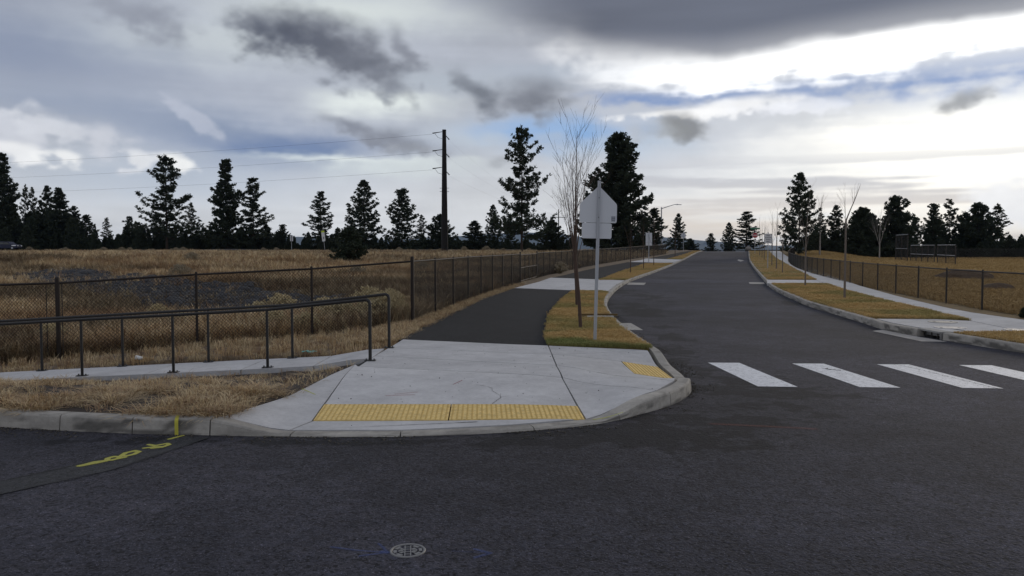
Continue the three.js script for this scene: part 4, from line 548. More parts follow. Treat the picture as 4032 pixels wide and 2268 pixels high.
{ // storm drain mouth in the right kerb
  const r = group('storm_drain', 8.26, 0, -15.3); tag(r, 'kerb inlet storm drain with a dark barred mouth', 'drain'); const g = (n, x, y, z, w, h, e, m) => mesh(n, new THREE.BoxGeometry(w, h, e).translate(x, y, z), m, r);
  g('lintel', .13, .138, 0, .26, .034, .8, kerbM2()); g('back_wall', .6, .05, 0, .02, .22, .84, mat([.22, .21, .2], 1)); g('throat_floor', .32, -.05, 0, .6, .02, .84, mat([.22, .21, .2], 1)); for (const z of [-.41, .41]) g('throat_side', .3, .04, z, .58, .2, .02, mat([.22, .21, .2], 1)); g('throat_roof', .43, .13, 0, .34, .02, .84, mat([.22, .21, .2], 1)); for (const z of [-.2, .02, .24]) g('bar', .06, .05, z, .018, .14, .018, mat([.04, .035, .03], .7)); }
function kerbM2() { return new THREE.MeshStandardMaterial({ color: col(.33, .32, .3), roughness: .9 }); }
{ // kerb cut drain in the tree lawn: slot with a pale sill
  const r = group('lawn_drain', 2.2, .15, -18.2); tag(r, 'narrow drain slot with a pale concrete sill in the tree lawn', 'drain'); const c = kerbM2(); mesh('sill', new THREE.BoxGeometry(.62, .05, .1).translate(-.12, .03, .05), mat([.5, .5, .48], .8), r); mesh('channel', new THREE.BoxGeometry(.95, .02, .22).translate(-.15, .028, -.13), mat([.03, .022, .015], 1), r); mesh('turf_lip', new THREE.BoxGeometry(.95, .07, .05).translate(-.15, .05, -.26), mat([.14, .09, .035], 1), r); }

// ------------------------------------------------------------------ vehicle on the highway
{ const r = group('dark_suv', -105.4, leftField(-105.4, 162) + .27, -162); tag(r, 'dark blue car driving on the distant highway', 'car');
  const s = roundPoly([[-2.4, .35], [2.35, .35], [2.4, .75], [2.2, .98], [1.25, 1.06], [.55, 1.6], [-1.7, 1.66], [-2.35, 1.1]], .12); mesh('body', new THREE.ExtrudeGeometry(s, { depth: 1.7, bevelEnabled: true, bevelSize: .06, bevelThickness: .06, bevelSegments: 2 }).translate(0, 0, -.85), mat([.01, .013, .04], .55), r);
  const gm = mat([.03, .035, .04], .08, { metalness: .2 }), win = (p) => mesh('window', new THREE.ExtrudeGeometry(new THREE.Shape(p.map((q) => new THREE.Vector2(...q))), { depth: 1.86, bevelEnabled: false }).translate(0, 0, -.93), gm, r); win([[-1.5, 1.1], [-.2, 1.1], [-.2, 1.52], [-1.45, 1.56]]); win([[-.1, 1.1], [1.05, 1.1], [.5, 1.5], [-.1, 1.52]]);
  for (const x of [-1.45, 1.45]) for (const z of [-.82, .82]) { const w = mesh('wheel', new THREE.CylinderGeometry(.36, .36, .24, 18).rotateX(Math.PI / 2).translate(x, .36, z), mat([.015, .015, .015], .9), r); mesh('rim', new THREE.CylinderGeometry(.22, .22, .02, 12).rotateX(Math.PI / 2).translate(x, .36, z + Math.sign(z) * .121), galvM, w); }
  for (const z of [-.6, .6]) mesh('headlight', new THREE.BoxGeometry(.1, .16, .36).translate(2.42, .82, z), mat([.8, .8, .8], .2), r); mesh('front_reflection_patch', new THREE.BoxGeometry(.9, .2, .02).translate(1.8, .86, .925), mat([.7, .7, .72], .25, { metalness: .4 }), r); }  // pale plate on the front side: a bright reflection put into its colour

// ------------------------------------------------------------------ vegetation
const needleM = mat([0.034, 0.046, 0.026], 0.95, { side: THREE.DoubleSide }), needle2M = mat([0.042, 0.05, 0.026], 0.95, { side: THREE.DoubleSide }), barkM = mat([0.05, 0.036, 0.027], 1), greyBarkM = mat([0.17, 0.14, 0.115], 1), redBarkM = mat([0.085, 0.055, 0.042], 1);
function pineGeo(seed, { H, R, base = .18, nb, tufts, shape, rise = .25, len = .42, blades = 8, irr = .35, trunk = .022, lean = 0 }) {
  const r = rng(seed), T = new Geo(), N = new Geo(); const tp = [], tr = []; for (let k = 0; k <= 8; k++) { const t = k / 8; tp.push([lean * t * t * H + (r() - .5) * .01 * H * t, t * H, (r() - .5) * .01 * H * t]); tr.push(Math.max(.03, H * trunk * .5 * (1 - t * .93))); } T.tube(tp, tr, 7);
  const trunkAt = (t) => { const k = Math.min(7, Math.floor(t * 8)), f = t * 8 - k; return tp[k].map((v, i) => lerp(v, tp[k + 1][i], f)); };
  const tuft = (x, y, z, dx, dy, dz, L) => { for (let b = 0; b < blades; b++) { let ex = dx + (r() - .5) * 1.9, ey = dy + (r() - .5) * 1.9, ez = dz + (r() - .5) * 1.9; const l = Math.hypot(ex, ey, ez) || 1, q = L * (.6 + .7 * r()); ex *= q / l; ey *= q / l; ez *= q / l; let wx = (r() - .5), wy = (r() - .5), wz = (r() - .5); const wl = Math.hypot(wx, wy, wz) || 1, w = q * .3; wx *= w / wl; wy *= w / wl; wz *= w / wl; const a = N.v(x, y, z), c = N.v(x + ex + wx, y + ey + wy, z + ez + wz), e = N.v(x + ex - wx, y + ey - wy, z + ez - wz); N.tri(a, c, e); } };
  const jit = .55 + .5 * hash3(seed, 4, 4), gaps = Array.from({ length: 7 }, () => [r() * 6.28, base + r() * (1 - base) * .8]);
  for (let k = 0; k < nb; k++) {
    const W = Math.max(9, Math.round(nb / 8)), u0 = (k + r() * .8) / nb, u = clamp((Math.floor(u0 * W) + r() * jit + .1 * Math.sin(k)) / W, 0, 1), t = base + (1 - base) * u ** 1.05; if (t > .995) continue; const az = k * 2.4 + (r() - .5) * 1.1; let L = R * shape((t - base) / (1 - base)) * (1 - irr + 2 * irr * r()); for (const [ga, gt] of gaps) if (Math.abs(Math.atan2(Math.sin(az - ga), Math.cos(az - ga))) < .5 && Math.abs(t - gt) < .07) L *= .45;
    const P = trunkAt(t), ca = Math.cos(az), sa = Math.sin(az), up = rise * (t * 1.4 - .35) * L, B = (s) => { const sag = -.12 * L * Math.sin(s * Math.PI) + up * s + .16 * L * s * s * s; return [P[0] + ca * L * s, P[1] + sag, P[2] + sa * L * s]; };
    T.tube([B(0), B(.5), B(.97)], [H * .0022 + L * .006, L * .006 + .012, .008], 3, false);
    const n = Math.max(3, Math.round(tufts * (L / R) ** .8)); for (let q = 0; q < n; q++) { const s = 1 - (r() ** 1.35) * .85, b = B(s), side = (r() - .5) * L * .5 * (1.15 - s) + (r() - .5) * .25, v = (r() - .25) * .12 * L + .08; tuft(b[0] - sa * side, b[1] + v, b[2] + ca * side, ca * .6 - sa * side * .3, .75, sa * .6 + ca * side * .3, len); }
  }
  for (let q = 0; q < 6; q++) { const P = trunkAt(1 - q * .012); tuft(P[0], P[1], P[2], (r() - .5) * .6, 1, (r() - .5) * .6, len * 1.1); }
  return [T.build(), N.build(true), H, R];
}
const cone = (u) => (1 - u) ** .92 * (.55 + .45 * Math.min(1, u * 6)) + .05, oval = (u) => (1 - u) ** .66 * (.72 + .28 * Math.min(1, u * 5)) * (.9 + .12 * Math.sin(u * 19)) + .05, open_ = (u) => (1 - u) ** .74 * (.5 + .5 * Math.abs(Math.sin(u * 9 + 1))) * .95 + .1, juni = (u) => (u < .15 ? .75 + u * 1.6 : (1 - u) ** .72 * 1.1) + .04, column = (u) => (1 - u) ** .68 * (.75 + .25 * Math.sin(u * 14)) + .06;
const kinds = {
  open: [pineGeo(3, { H: 20, R: 5.2, base: .14, nb: 120, tufts: 28, shape: open_, irr: .45, len: 0.422 }), pineGeo(4, { H: 20, R: 4.0, base: .1, nb: 120, tufts: 26, shape: open_, irr: .4, len: 0.422 })],
  dense: [pineGeo(7, { H: 20, R: 4.4, base: .06, nb: 175, tufts: 30, shape: column, irr: .28, len: 0.464, blades: 9 }), pineGeo(8, { H: 16, R: 4.0, base: .04, nb: 170, tufts: 28, shape: cone, irr: .2, len: 0.422, blades: 9 })],
  young: [pineGeo(11, { H: 14, R: 4.1, base: .05, nb: 130, tufts: 24, shape: cone, irr: .26, len: 0.388, rise: .5 }), pineGeo(12, { H: 13, R: 3.9, base: .03, nb: 135, tufts: 24, shape: column, irr: .25, len: 0.372, rise: .55 })],
  thin: [pineGeo(15, { H: 12, R: 2.5, base: .08, nb: 80, tufts: 16, shape: cone, irr: .35, len: 0.320, rise: .4 }), pineGeo(16, { H: 12, R: 2.3, base: .1, nb: 70, tufts: 15, shape: open_, irr: .4, len: 0.320, rise: .4 })],
  broad: [pineGeo(19, { H: 19, R: 5.8, base: .06, nb: 230, tufts: 33, shape: oval, irr: .24, len: 0.464, blades: 9, rise: .5 }), pineGeo(20, { H: 10, R: 3.4, base: .03, nb: 140, tufts: 26, shape: juni, irr: .38, len: 0.355, blades: 9, rise: .5 })],
  bush: [pineGeo(23, { H: 2.5, R: 1.05, base: .02, nb: 90, tufts: 24, shape: juni, irr: .25, len: 0.169, blades: 9, rise: .5 })] };
function pine(name, kind, v, x, d, h, w, yf, label, groupName, cat = 'tree') {
  const [T, N, H, R] = kinds[kind][v], r = group(name, x, yf(x, d) - .1, -d, hash3(Math.round(x * 10), Math.round(d), 2) * 6.28); r.scale.set(w * 1.12 / 2 / R, h / H, w * 1.12 / 2 / R); tag(r, label, cat, groupName);
  mesh('trunk', T, barkM, r); mesh('crown', N, kind === 'thin' ? needle2M : needleM, r); return r;
}
const LF = 'pines behind the highway', RF = 'trees behind the playing field';
for (const [kind, v, x, d, h, w, label] of [
  ['dense', 0, -116.8, 178, 22.1, 9, 'tall dense dark pine standing behind the blue car'], ['thin', 0, -125.3, 200, 17, 4.2, 'slender open pine behind the dense pines by the car'], ['thin', 1, -123.5, 200, 16.1, 3.8, 'slender open pine behind the dense pines by the car'], ['young', 0, -113.7, 190, 15.8, 6.6, 'broad dark pine leaning on the pointed dense pine'], ['dense', 1, -107.9, 185, 14.9, 8.2, 'pointed dense dark pine with a smooth cone outline'],
  ['dense', 1, -120.5, 186, 13.5, 7, 'dark pine filling the gap behind the blue car'], ['dense', 0, -128, 192, 18, 8, 'dense pine at the outer end of the highway pines'], ['young', 1, -103.2, 188, 8.6, 6.4, 'short dark pine at the foot of the pointed dense pine'], ['young', 0, -110.6, 196, 11.5, 6.5, 'dark pine wedged between the broad and the pointed pines'],
  ['thin', 0, -120.1, 215, 9.8, 4, 'small distant pine rising from the low wood'], ['thin', 1, -115.7, 215, 7.5, 2.2, 'small distant pine rising from the low wood'], ['thin', 1, -112.4, 215, 9.4, 3.8, 'small distant pine rising from the low wood'], ['young', 1, -103.5, 210, 9.5, 5, 'small distant pine rising from the low wood'], ['thin', 0, -101.1, 210, 7.9, 3.4, 'small distant pine rising from the low wood'],
  ['open', 0, -76.6, 172, 21, 12.2, 'tall open pine with long uneven limbs and a bare lower trunk'], ['thin', 0, -80.6, 195, 12, 5.6, 'feathery pine close behind the tall open pine'], ['dense', 0, -64, 174, 20.2, 9, 'tall dense columnar pine next to a shorter open one'], ['open', 1, -58.1, 174, 16.4, 8.6, 'open pine touching the tall columnar pine'], ['young', 1, -56.2, 190, 6.6, 4.8, 'low bushy pine right of the open pine pair'],
  ['open', 1, -43.8, 178, 13.5, 7.4, 'thin crowned pine directly behind the lime topped sign'], ['young', 0, -32.4, 170, 15.2, 9.4, 'full pine with upright tips behind the round juniper bush'], ['young', 1, -24.1, 170, 13.4, 8.6, 'rounded full pine between the bush and the power pole'], ['thin', 0, -21.6, 185, 8.7, 4.8, 'small pine beside the rounded full pine'], ['broad', 1, -16.2, 175, 8, 6.4, 'low pine half hidden by the tall power pole'],
  ['dense', 1, -7.9, 165, 6.4, 6.6, 'squat dark spruce shaped tree just past the power pole'], ['young', 0, -4.3, 175, 10.4, 4.9, 'narrow pine between the squat tree and the tallest pine'], ['open', 0, 1.5, 120, 19.5, 8.4, 'tallest lone pine with a long bare trunk and stacked limbs'], ['young', 1, -.4, 170, 8, 4.6, 'small pine behind the tallest lone pine'], ['broad', 1, 7.2, 140, 5.7, 5.4, 'low dark pine beside the far wooden pole'],
  ['broad', 0, 17, 125, 18.8, 11.8, 'massive broad dark pine behind the school sign'], ['young', 1, 23.8, 130, 7.2, 5.2, 'bristly pine beside the street light'], ['young', 0, 32.2, 150, 7.1, 4, 'narrow pine right of the street light'], ['broad', 1, 37.9, 165, 2.8, 3.4, 'low pine at the foot of the blue peak']])
  pine('pine_tree', kind, v, x, d, h, w, leftField, label, LF);
for (const [kind, v, x, d, h, w, label] of [['young', 1, 46.2, 180, 4.6, 3.4, 'small lone pine above the crest of the street'], ['young', 0, 49, 175, 6.8, 3.9, 'pointed pine left of the stop sign pine'], ['open', 1, 49.9, 165, 8.6, 6.8, 'bushy pine next to the red stop sign']]) pine('pine_tree', kind, v, x, d, h, w, (xx, dd) => road(dd), label, 'pines over the crest');
for (const [kind, v, x, d, h, w, label] of [['young', 0, 41.5, 112, 11.6, 6.2, 'tall pointed pine at the upper end of the playing field fence'], ['thin', 0, 55.7, 140, 6.9, 3.8, 'small pine next to the pale birch trunk'], ['young', 0, 56.4, 135, 8.2, 4.8, 'round topped tree behind the forked sapling'], ['broad', 1, 58.7, 130, 8, 6.2, 'wide dark juniper left of the tall mesh panel'], ['broad', 1, 65, 140, 7.6, 4.8, 'dark juniper squeezed between two larger trees'], ['broad', 1, 66.7, 135, 10.5, 6.8, 'tall ragged juniper behind the tall mesh panel'], ['young', 1, 75.3, 145, 7.6, 4.2, 'lower tree filling the gap behind the mesh panels'], ['young', 1, 78.8, 145, 10, 5.4, 'upright pine behind the long mesh panel'], ['thin', 1, 84.6, 150, 11.1, 5, 'see-through thin pine with a straight trunk'], ['broad', 1, 87.6, 150, 8.3, 4.8, 'dark juniper joined to the biggest clump'], ['broad', 1, 87.1, 145, 10, 7.4, 'biggest dark juniper clump above the outfield fence'], ['thin', 0, 93.9, 150, 10.3, 6, 'feathery pine at the outer end of the far tree row'], ['young', 0, 71.2, 142, 8.4, 5, 'dark pine between the ragged juniper and the mesh panels'], ['broad', 1, 61.5, 138, 7.2, 5.5, 'dark juniper overlapping the wide one by the pale bare tree'], ['broad', 1, 82.0, 150, 7.4, 5, 'dark juniper at the foot of the see-through pine'], ['young', 1, 91.0, 152, 8.2, 5.2, 'dark pine inside the biggest juniper clump']])
  pine('field_tree', kind, v, x, d, h, w, rightField, label, RF);
pine('juniper_bush', 'bush', 0, -12.57, 60, 2.75, 2.3, leftField, 'round dark juniper bush standing alone in the dry field', null, 'bush');

// far woods that read as one dark mass
function wood(name, label, seed, count, place, hs, geo) { const r = rng(seed), im = new THREE.InstancedMesh(geo, needleM, count), m = new THREE.Matrix4(), q = new THREE.Quaternion(), up = new THREE.Vector3(0, 1, 0); for (let i = 0; i < count; i++) { const [x, y, d] = place(r, i), h = hs(r, x, d); q.setFromAxisAngle(up, r() * 6.28); m.compose(new THREE.Vector3(x, y - .15, -d), q, new THREE.Vector3(.16 + h * .06 * (.6 + r()), h / 10, .16 + h * .06 * (.6 + r()))); im.setMatrixAt(i, m); } im.name = numbered(name); im.castShadow = im.receiveShadow = true; scene.add(im); tag(im, label, 'wood', null, 'stuff'); }
const shrubTree = pineGeo(31, { H: 10, R: 3.2, base: .0, nb: 90, tufts: 18, shape: cone, irr: .3, len: 0.633, blades: 7 })[1];
wood('distant_wood', 'low dark wood massed along the far side of the highway', 51, 520, (r, i) => { const d = 172 + 70 * r() ** 1.3, u = -.72 + .80 * r(), x = u * d; return [x, leftField(x, d), d]; }, (r, x, d) => (1.8 + 3.6 * r() * r() + (d - 172) * .02) * (x > -50 ? .72 : x / d < -.56 ? 2.0 : 1.15), shrubTree);
wood('distant_hedge', 'dark thicket behind the playing field', 52, 170, (r) => { const d = 138 + 40 * r(), u = .385 + .42 * r(), x = u * d; return [x, rightField(x, d), d]; }, (r, x, d) => (2.2 + 2.0 * r()) * (x / d > .6 ? 1.1 : 1), shrubTree);

// bare street trees
function bareGeo(seed, { H, trunkH, r0, stems, spread, twigs, curve = .5, lean = [0, 0], fork = false }) {
  const r = rng(seed), T = new Geo(), B = new Geo();
  const limb = (g, p, dir, L, rad, n = 5, sides = 5, bend = .12) => { const pts = [p.slice()], rr = [rad]; let q = p.slice(), v = dir.slice(); for (let k = 1; k <= n; k++) { v = v.map((c, i) => c + (r() - .5) * bend + (i === 1 ? curve * .12 : 0)); const l = Math.hypot(...v); v = v.map((c) => c / l); q = q.map((c, i) => c + v[i] * L / n); pts.push(q.slice()); rr.push(Math.max(.0016, rad * (1 - .85 * k / n))); } g.tube(pts, rr, sides); return [pts, v, rr]; };
  const tp = [[0, 0, 0], [lean[0] * .3, trunkH * .4, lean[1] * .3], [lean[0], trunkH, lean[1]]]; T.tube([[0, -.05, 0], ...tp], [r0 * 1.35, r0 * 1.12, r0, r0 * .85], 8);
  const branchOut = (pts, v, rr, L, depth) => { const n = depth ? twigs : Math.round(twigs * .6); for (let k = 0; k < n; k++) { const s = .25 + .72 * r(), i = Math.min(pts.length - 2, Math.floor(s * (pts.length - 1))), f = s * (pts.length - 1) - i, p = pts[i].map((c, e) => lerp(c, pts[i + 1][e], f)), az = r() * 6.28, a = .42 + r() * .3, d = [v[0] + Math.cos(az) * a, v[1] + .1, v[2] + Math.sin(az) * a], l = Math.hypot(...d), LL = L * (.28 + .3 * r()) * (1.15 - s * .5); const [q, w, e] = limb(B, p, d.map((c) => c / l), LL, Math.max(.0022, rr[i] * .5), 3, 3, .2); if (depth) branchOut(q, w, e, LL, depth - 1); } };
  for (let k = 0; k < stems; k++) { const az = k / stems * 6.28 + r(), a = k || fork ? spread * (.45 + .75 * r()) : .03, h = trunkH * (k ? .72 + .28 * r() : 1), L = (H - h) * (k ? .55 + .4 * r() : 1), base = [lean[0] * h / trunkH, h, lean[1] * h / trunkH]; const [p, v, rr] = limb(B, base, [Math.cos(az) * a, 1, Math.sin(az) * a].map((c, i, A) => c / Math.hypot(...A)), L, r0 * (k ? .3 : .66), 6, 5, .1); branchOut(p, v, rr, L, 1); }
  return [T.build(), B.build()];
}
function bareTree(x, d, geo, m, label, groupName, sc = 1, turn = 0, y) { const r = group('bare_tree', x, y ?? hLawn(x, d) - .02, -d, turn); r.scale.setScalar(sc); tag(r, label, 'tree', groupName); mesh('trunk', geo[0], m, r); mesh('branches', geo[1], m, r); return r; }
const ST = 'bare street trees';
bareTree(1.38, 15.49, bareGeo(61, { H: 3.95, trunkH: 1.6, r0: .033, stems: 9, spread: .19, twigs: 7, lean: [-.12, -.05] }), redBarkM, 'bare upright sapling closest to the school sign', ST);
bareTree(1.87, 22.2, bareGeo(63, { H: 4.3, trunkH: 1.5, r0: .04, stems: 9, spread: .36, twigs: 5, lean: [-.08, 0] }), redBarkM, 'spreading many stemmed bare tree behind the sapling by the sign', ST);
const sap = [bareGeo(65, { H: 4.3, trunkH: 2.0, r0: .035, stems: 4, spread: .38, twigs: 4 }), bareGeo(66, { H: 4.6, trunkH: 2.2, r0: .04, stems: 3, spread: .42, twigs: 4 })];
[[7.9, 51.6, 0, .85], [10.2, 60, 1, .8], [12.6, 68.8, 0, .9]].forEach(([x, d, k, s], i) => bareTree(x, d, sap[k], redBarkM, ['thin bare sapling first past the path crossing', 'thin bare sapling midway along the far tree lawn', 'leaning bare sapling before the grey sign back'][i], ST, s, i));
bareTree(21, 99.7, sap[1], redBarkM, 'bare sapling on the crest lawn', ST, 1, 2);
bareTree(11.15, 25.9, bareGeo(67, { H: 3.9, trunkH: 2.6, r0: .036, stems: 3, spread: .55, twigs: 4, curve: .1, fork: true }), greyBarkM, 'bare sapling forking into a wide Y above the pavement lawn', ST);
bareTree(13.2, 34.8, sap[0], greyBarkM, 'thin bare sapling next to the concrete link panel', ST, 1, 1);
[[18.0, 51.5], [20.4, 59.7], [23.0, 68.5], [28.8, 88.4], [31.1, 96.3], [33.6, 105]].forEach(([x, d], i) => bareTree(x, d, sap[i % 2], greyBarkM, 'slim bare sapling in the row up to the stop sign', ST, .95 + .08 * (i % 3), i * 1.3));
bareTree(44.5, 112, bareGeo(70, { H: 9, trunkH: 4, r0: .13, stems: 5, spread: .3, twigs: 6 }), mat([.3, .27, .24], 1), 'pale trunked bare birch behind the fence beside the tall pointed pine', null, .95, 0, rightField(44.5, 112)); bareTree(56, 118, bareGeo(71, { H: 8, trunkH: 2.6, r0: .1, stems: 6, spread: .4, twigs: 6 }), mat([.3, .27, .24], 1), 'pale bare tree in front of the wide dark juniper', null, .95, 0, rightField(56, 118));

// grass, straw and brush
function tuftGeo(seed, n, h, spread, w, droop) { const r = rng(seed), g = new Geo(); for (let k = 0; k < n; k++) { const az = r() * 6.28, R = spread * Math.sqrt(r()) * .5, x = Math.cos(az) * R, z = Math.sin(az) * R, a2 = az + (r() - .5) * 2.4, L = h * (.55 + .6 * r()), o = droop * (.3 + r()) * L, px = Math.cos(a2), pz = Math.sin(a2), wx = -pz * w, wz = px * w; const a = g.v(x - wx, -.02, z - wz), b = g.v(x + wx, -.02, z + wz), c = g.v(x + px * o * .35 - wx * .8, L * .62, z + pz * o * .35 - wz * .8), e = g.v(x + px * o * .35 + wx * .8, L * .62, z + pz * o * .35 + wz * .8), t = g.v(x + px * o, L * (1 - droop * .25 * r()), z + pz * o); g.quad(a, b, e, c); g.tri(c, e, t); } return g.build(true); }
const strawM = new THREE.MeshStandardMaterial({ color: 0xffffff, roughness: .95, side: THREE.DoubleSide });
function scatter(name, label, geo, count, seed, place, m = strawM, cat = 'grass') { const r = rng(seed), im = new THREE.InstancedMesh(geo, m, count), M = new THREE.Matrix4(), q = new THREE.Quaternion(), e = new THREE.Euler(); let n = 0; for (let t = 0; n < count && t < count * 12; t++) { const p = place(r); if (!p) continue; const [x, y, d, s, c, hy = 1] = p; q.setFromEuler(e.set((r() - .5) * .35, r() * 6.28, (r() - .5) * .35)); M.compose(new THREE.Vector3(x, y, -d), q, new THREE.Vector3(s, s * hy, s)); im.setMatrixAt(n, M); im.setColorAt(n, col(...c)); n++; } im.count = n; im.name = numbered(name); im.castShadow = im.receiveShadow = true; scene.add(im); tag(im, label, cat, null, 'stuff'); return im; }
const inPoly = (P, x, y) => { let c = false; for (let i = 0, j = P.length - 1; i < P.length; j = i++) if ((P[i][1] > y) !== (P[j][1] > y) && x < (P[j][0] - P[i][0]) * (y - P[i][1]) / (P[j][1] - P[i][1]) + P[i][0]) c = !c; return c; };
const fieldTone = (x, d) => { const a = ss(.42, .62, fb2(x * .16 + 5, d * .22, 3)), b = ss(.5, .64, fb2(x * .3 + 80, d * .3, 3)); return [lerp(.45, 1.05, a) * (1 - .32 * b), b]; };
const straw = (r, k = 1) => { const t = r(), v = (.75 + .5 * r()) * k; const a = t < .5 ? [.56, .43, .25] : t < .8 ? [.46, .315, .165] : [.3, .2, .12]; return a.map((c) => c * v); };
const dryTuft = tuftGeo(81, 18, .085, .15, .0028, 1.1), flatTuft = tuftGeo(82, 16, .08, .24, .0028, 3.4), tallTuft = tuftGeo(83, 14, .42, .3, .007, .55), turf = tuftGeo(84, 16, .024, .12, .0025, 1.2);
const bareSpot = (x, d) => fb2(x * 1.6, d * 2.2, 3) + .3 * ss(8.4, 9.3, d + x * .08 + .3) * ss(-7.5, -5, x) - .06;
scatter('dry_verge_grass', 'dry straw tufts on the verge behind the left kerb', dryTuft, 4200, 1, (r) => { const x = -9 + 7 * r(), d = 7.2 + 4.5 * r(); if (d > table(walkNear, x) - .3 && r() < .8) return null; const cl = fb2(x * 4 + 3, d * 4, 2); if (r() > ss(.3, .55, cl)) return null; if (!inPoly(verge, x, d) || r() < ss(.4, .56, bareSpot(x, d)) * .97) return null; return [x, hVerge(x, d), d, .5 + .95 * r() * r() + .3 * cl, straw(r), .55 + .6 * r()]; });
scatter('dry_verge_thatch', 'flattened straw thatch on the verge behind the left kerb', flatTuft, 4200, 2, (r) => { const x = -9 + 7 * r(), d = 7.2 + 4.5 * r(); if (!inPoly(verge, x, d) || r() < ss(.4, .56, bareSpot(x, d)) * .985) return null; return [x, hVerge(x, d) + .005, d, .6 + .8 * r(), straw(r, .95), .35 + .4 * r()]; });
const fenceFront = [[-15.5, 15.0], [-8.5, 14.45], [-2.32, 18]];
scatter('fence_side_grass', 'dry grass growing along the fence and the path edge', dryTuft, 7000, 3, (r) => { if (r() < .6) { const x = -9.5 + 8 * r(), d = 12.4 + 6 * r(); if (d < table(walkFarT, x) + .06 || x > table(pathLT, d) - .03 || r() < .6 * ss(.45, .6, bareSpot(x + 40, d))) return null; return [x, leftField(x, d), d, .7 + 1.5 * r() * r(), straw(r, .95), .6 + .7 * r()]; } const d = 13.6 + 26 * r() * r(), l = table(pathLT, d), x = lerp(fenceL(Math.max(18, d)) - .6, l + .04, r()); if (d < 18 && x < -3) return null; return [x, leftField(x, d), d, .7 + .9 * r(), straw(r, .95), .6 + .5 * r()]; });
scatter('field_grass', 'tall dry grass of the left field', tallTuft, 52000, 4, (r) => { const d = 14.2 + 50 * r() ** 1.25, u = -.72 + .85 * r(), x = u * d; if (x > (d < 18 ? lerp(-8.5, -2.3, (d - 14.45) / 3.55) : fenceL(d)) - .15) return null; const rock = swale(x, d); if (r() < rock * .9) return null; const nb = fb2(x * .5 + 60, d * .5, 3); if (r() < ss(.5, .7, nb) * .6) return null; return [x, leftField(x, d), d, (.5 + .55 * r()) * (1 + d * .008), (() => { const [k, b] = fieldTone(x, d), c = straw(r, k); return [c[0], c[1] * (1 - .12 * b), c[2] * (1 - .2 * b)]; })(), .5 + .6 * r()]; });
scatter('plateau_grass', 'pale dry grass on the upper part of the left field', tallTuft, 26000, 5, (r) => { const d = 58 + 98 * r() ** .9, u = -.75 + .95 * r(), x = u * d; if (x > fenceL(Math.min(d, 120)) - .3) return null; return [x, leftField(x, d), d, (1.1 + 1.2 * r()), straw(r, .55 + .55 * ss(.35, .65, fb2(x * .05, d * .12, 3))), .36 + .3 * r()]; });
{ const per = [14000, 6000, 1500, 16000, 9000, 1500]; const labels = ['short golden turf around the school sign and bare trees', 'short golden turf on the far tree lawn', 'short golden turf on the crest lawn', 'short golden turf on the broad pavement lawn', 'short golden turf on the long lawn up to the stop sign', 'short golden turf beside the storm drain'];
  lawns.forEach((P, k) => { const xs = P.map((p) => p[0]), ds = P.map((p) => p[1]), x0 = Math.min(...xs), x1 = Math.max(...xs), d0 = Math.min(...ds), d1 = Math.max(...ds); scatter('turf', labels[k], turf, per[k], 20 + k, (r) => { const d = lerp(d0, d1, r() ** (k === 4 ? 2.2 : k ? 1.3 : 1.5)), x = lerp(x0, x1, r()); if (!inPoly(P, x + (r() - .5) * .1, d + (r() - .5) * .1)) return null; const gg = ss(.48, .68, fb2(x * .5 + 20, d * .5, 3)) * (k === 0 && d < 15 ? 1.3 : .7), v = (.85 + .2 * r()) * (.86 + .3 * fb2(x * 2.2, d * 2.2, 2)); return [x, hLawn(x, d), d, (.7 + .6 * r()) * (1 + d * .008), [lerp(.56, .3, gg) * v, lerp(.38, .27, gg) * v, lerp(.15, .09, gg) * v], .7 + .5 * r()]; }); }); }
scatter('field_turf', 'short dull gold grass of the playing field', tuftGeo(85, 12, .09, .25, .006, 1.0), 34000, 30, (r) => { const d = 17 + 118 * r() ** 1.5, u = .3 + .5 * r(), x = u * d; if (x < fenceR(d) + .1) return null; const v = .75 + .4 * fb2(x * .3, d * .5, 3) + .2 * r(); return [x, rightField(x, d), d, (.55 + .7 * r()) * (1 + d * .01), [.42 * v, .28 * v, .11 * v]]; });
// lava rock in the swale
{ const r0 = rng(90), mk = (s) => { const g = new THREE.IcosahedronGeometry(.2, 1), p = g.attributes.position; for (let i = 0; i < p.count; i++) { const x = p.getX(i), y = p.getY(i), z = p.getZ(i), k = .65 + .7 * noise3(x * 9 + s, y * 9, z * 9); p.setXYZ(i, x * k, y * k * .75, z * k); } g.computeVertexNormals(); return g; };
  scatter('lava_rock', 'bluish black lava rock strewn in the field swale', mk(3), 6000, 91, (r) => { const x = -30 + 26 * r(), d = 20 + 30 * r(); if (x > fenceL(d) - .8 || swale(x, d) < .35 + .5 * r()) return null; return [x, leftField(x, d) + .05, d, .6 + 1.3 * r() * r(), (() => { const v = .025 + .03 * r(); return [v, v, v * 1.06]; })()]; }, new THREE.MeshStandardMaterial({ color: 0xffffff, roughness: 1 }), 'rock'); }
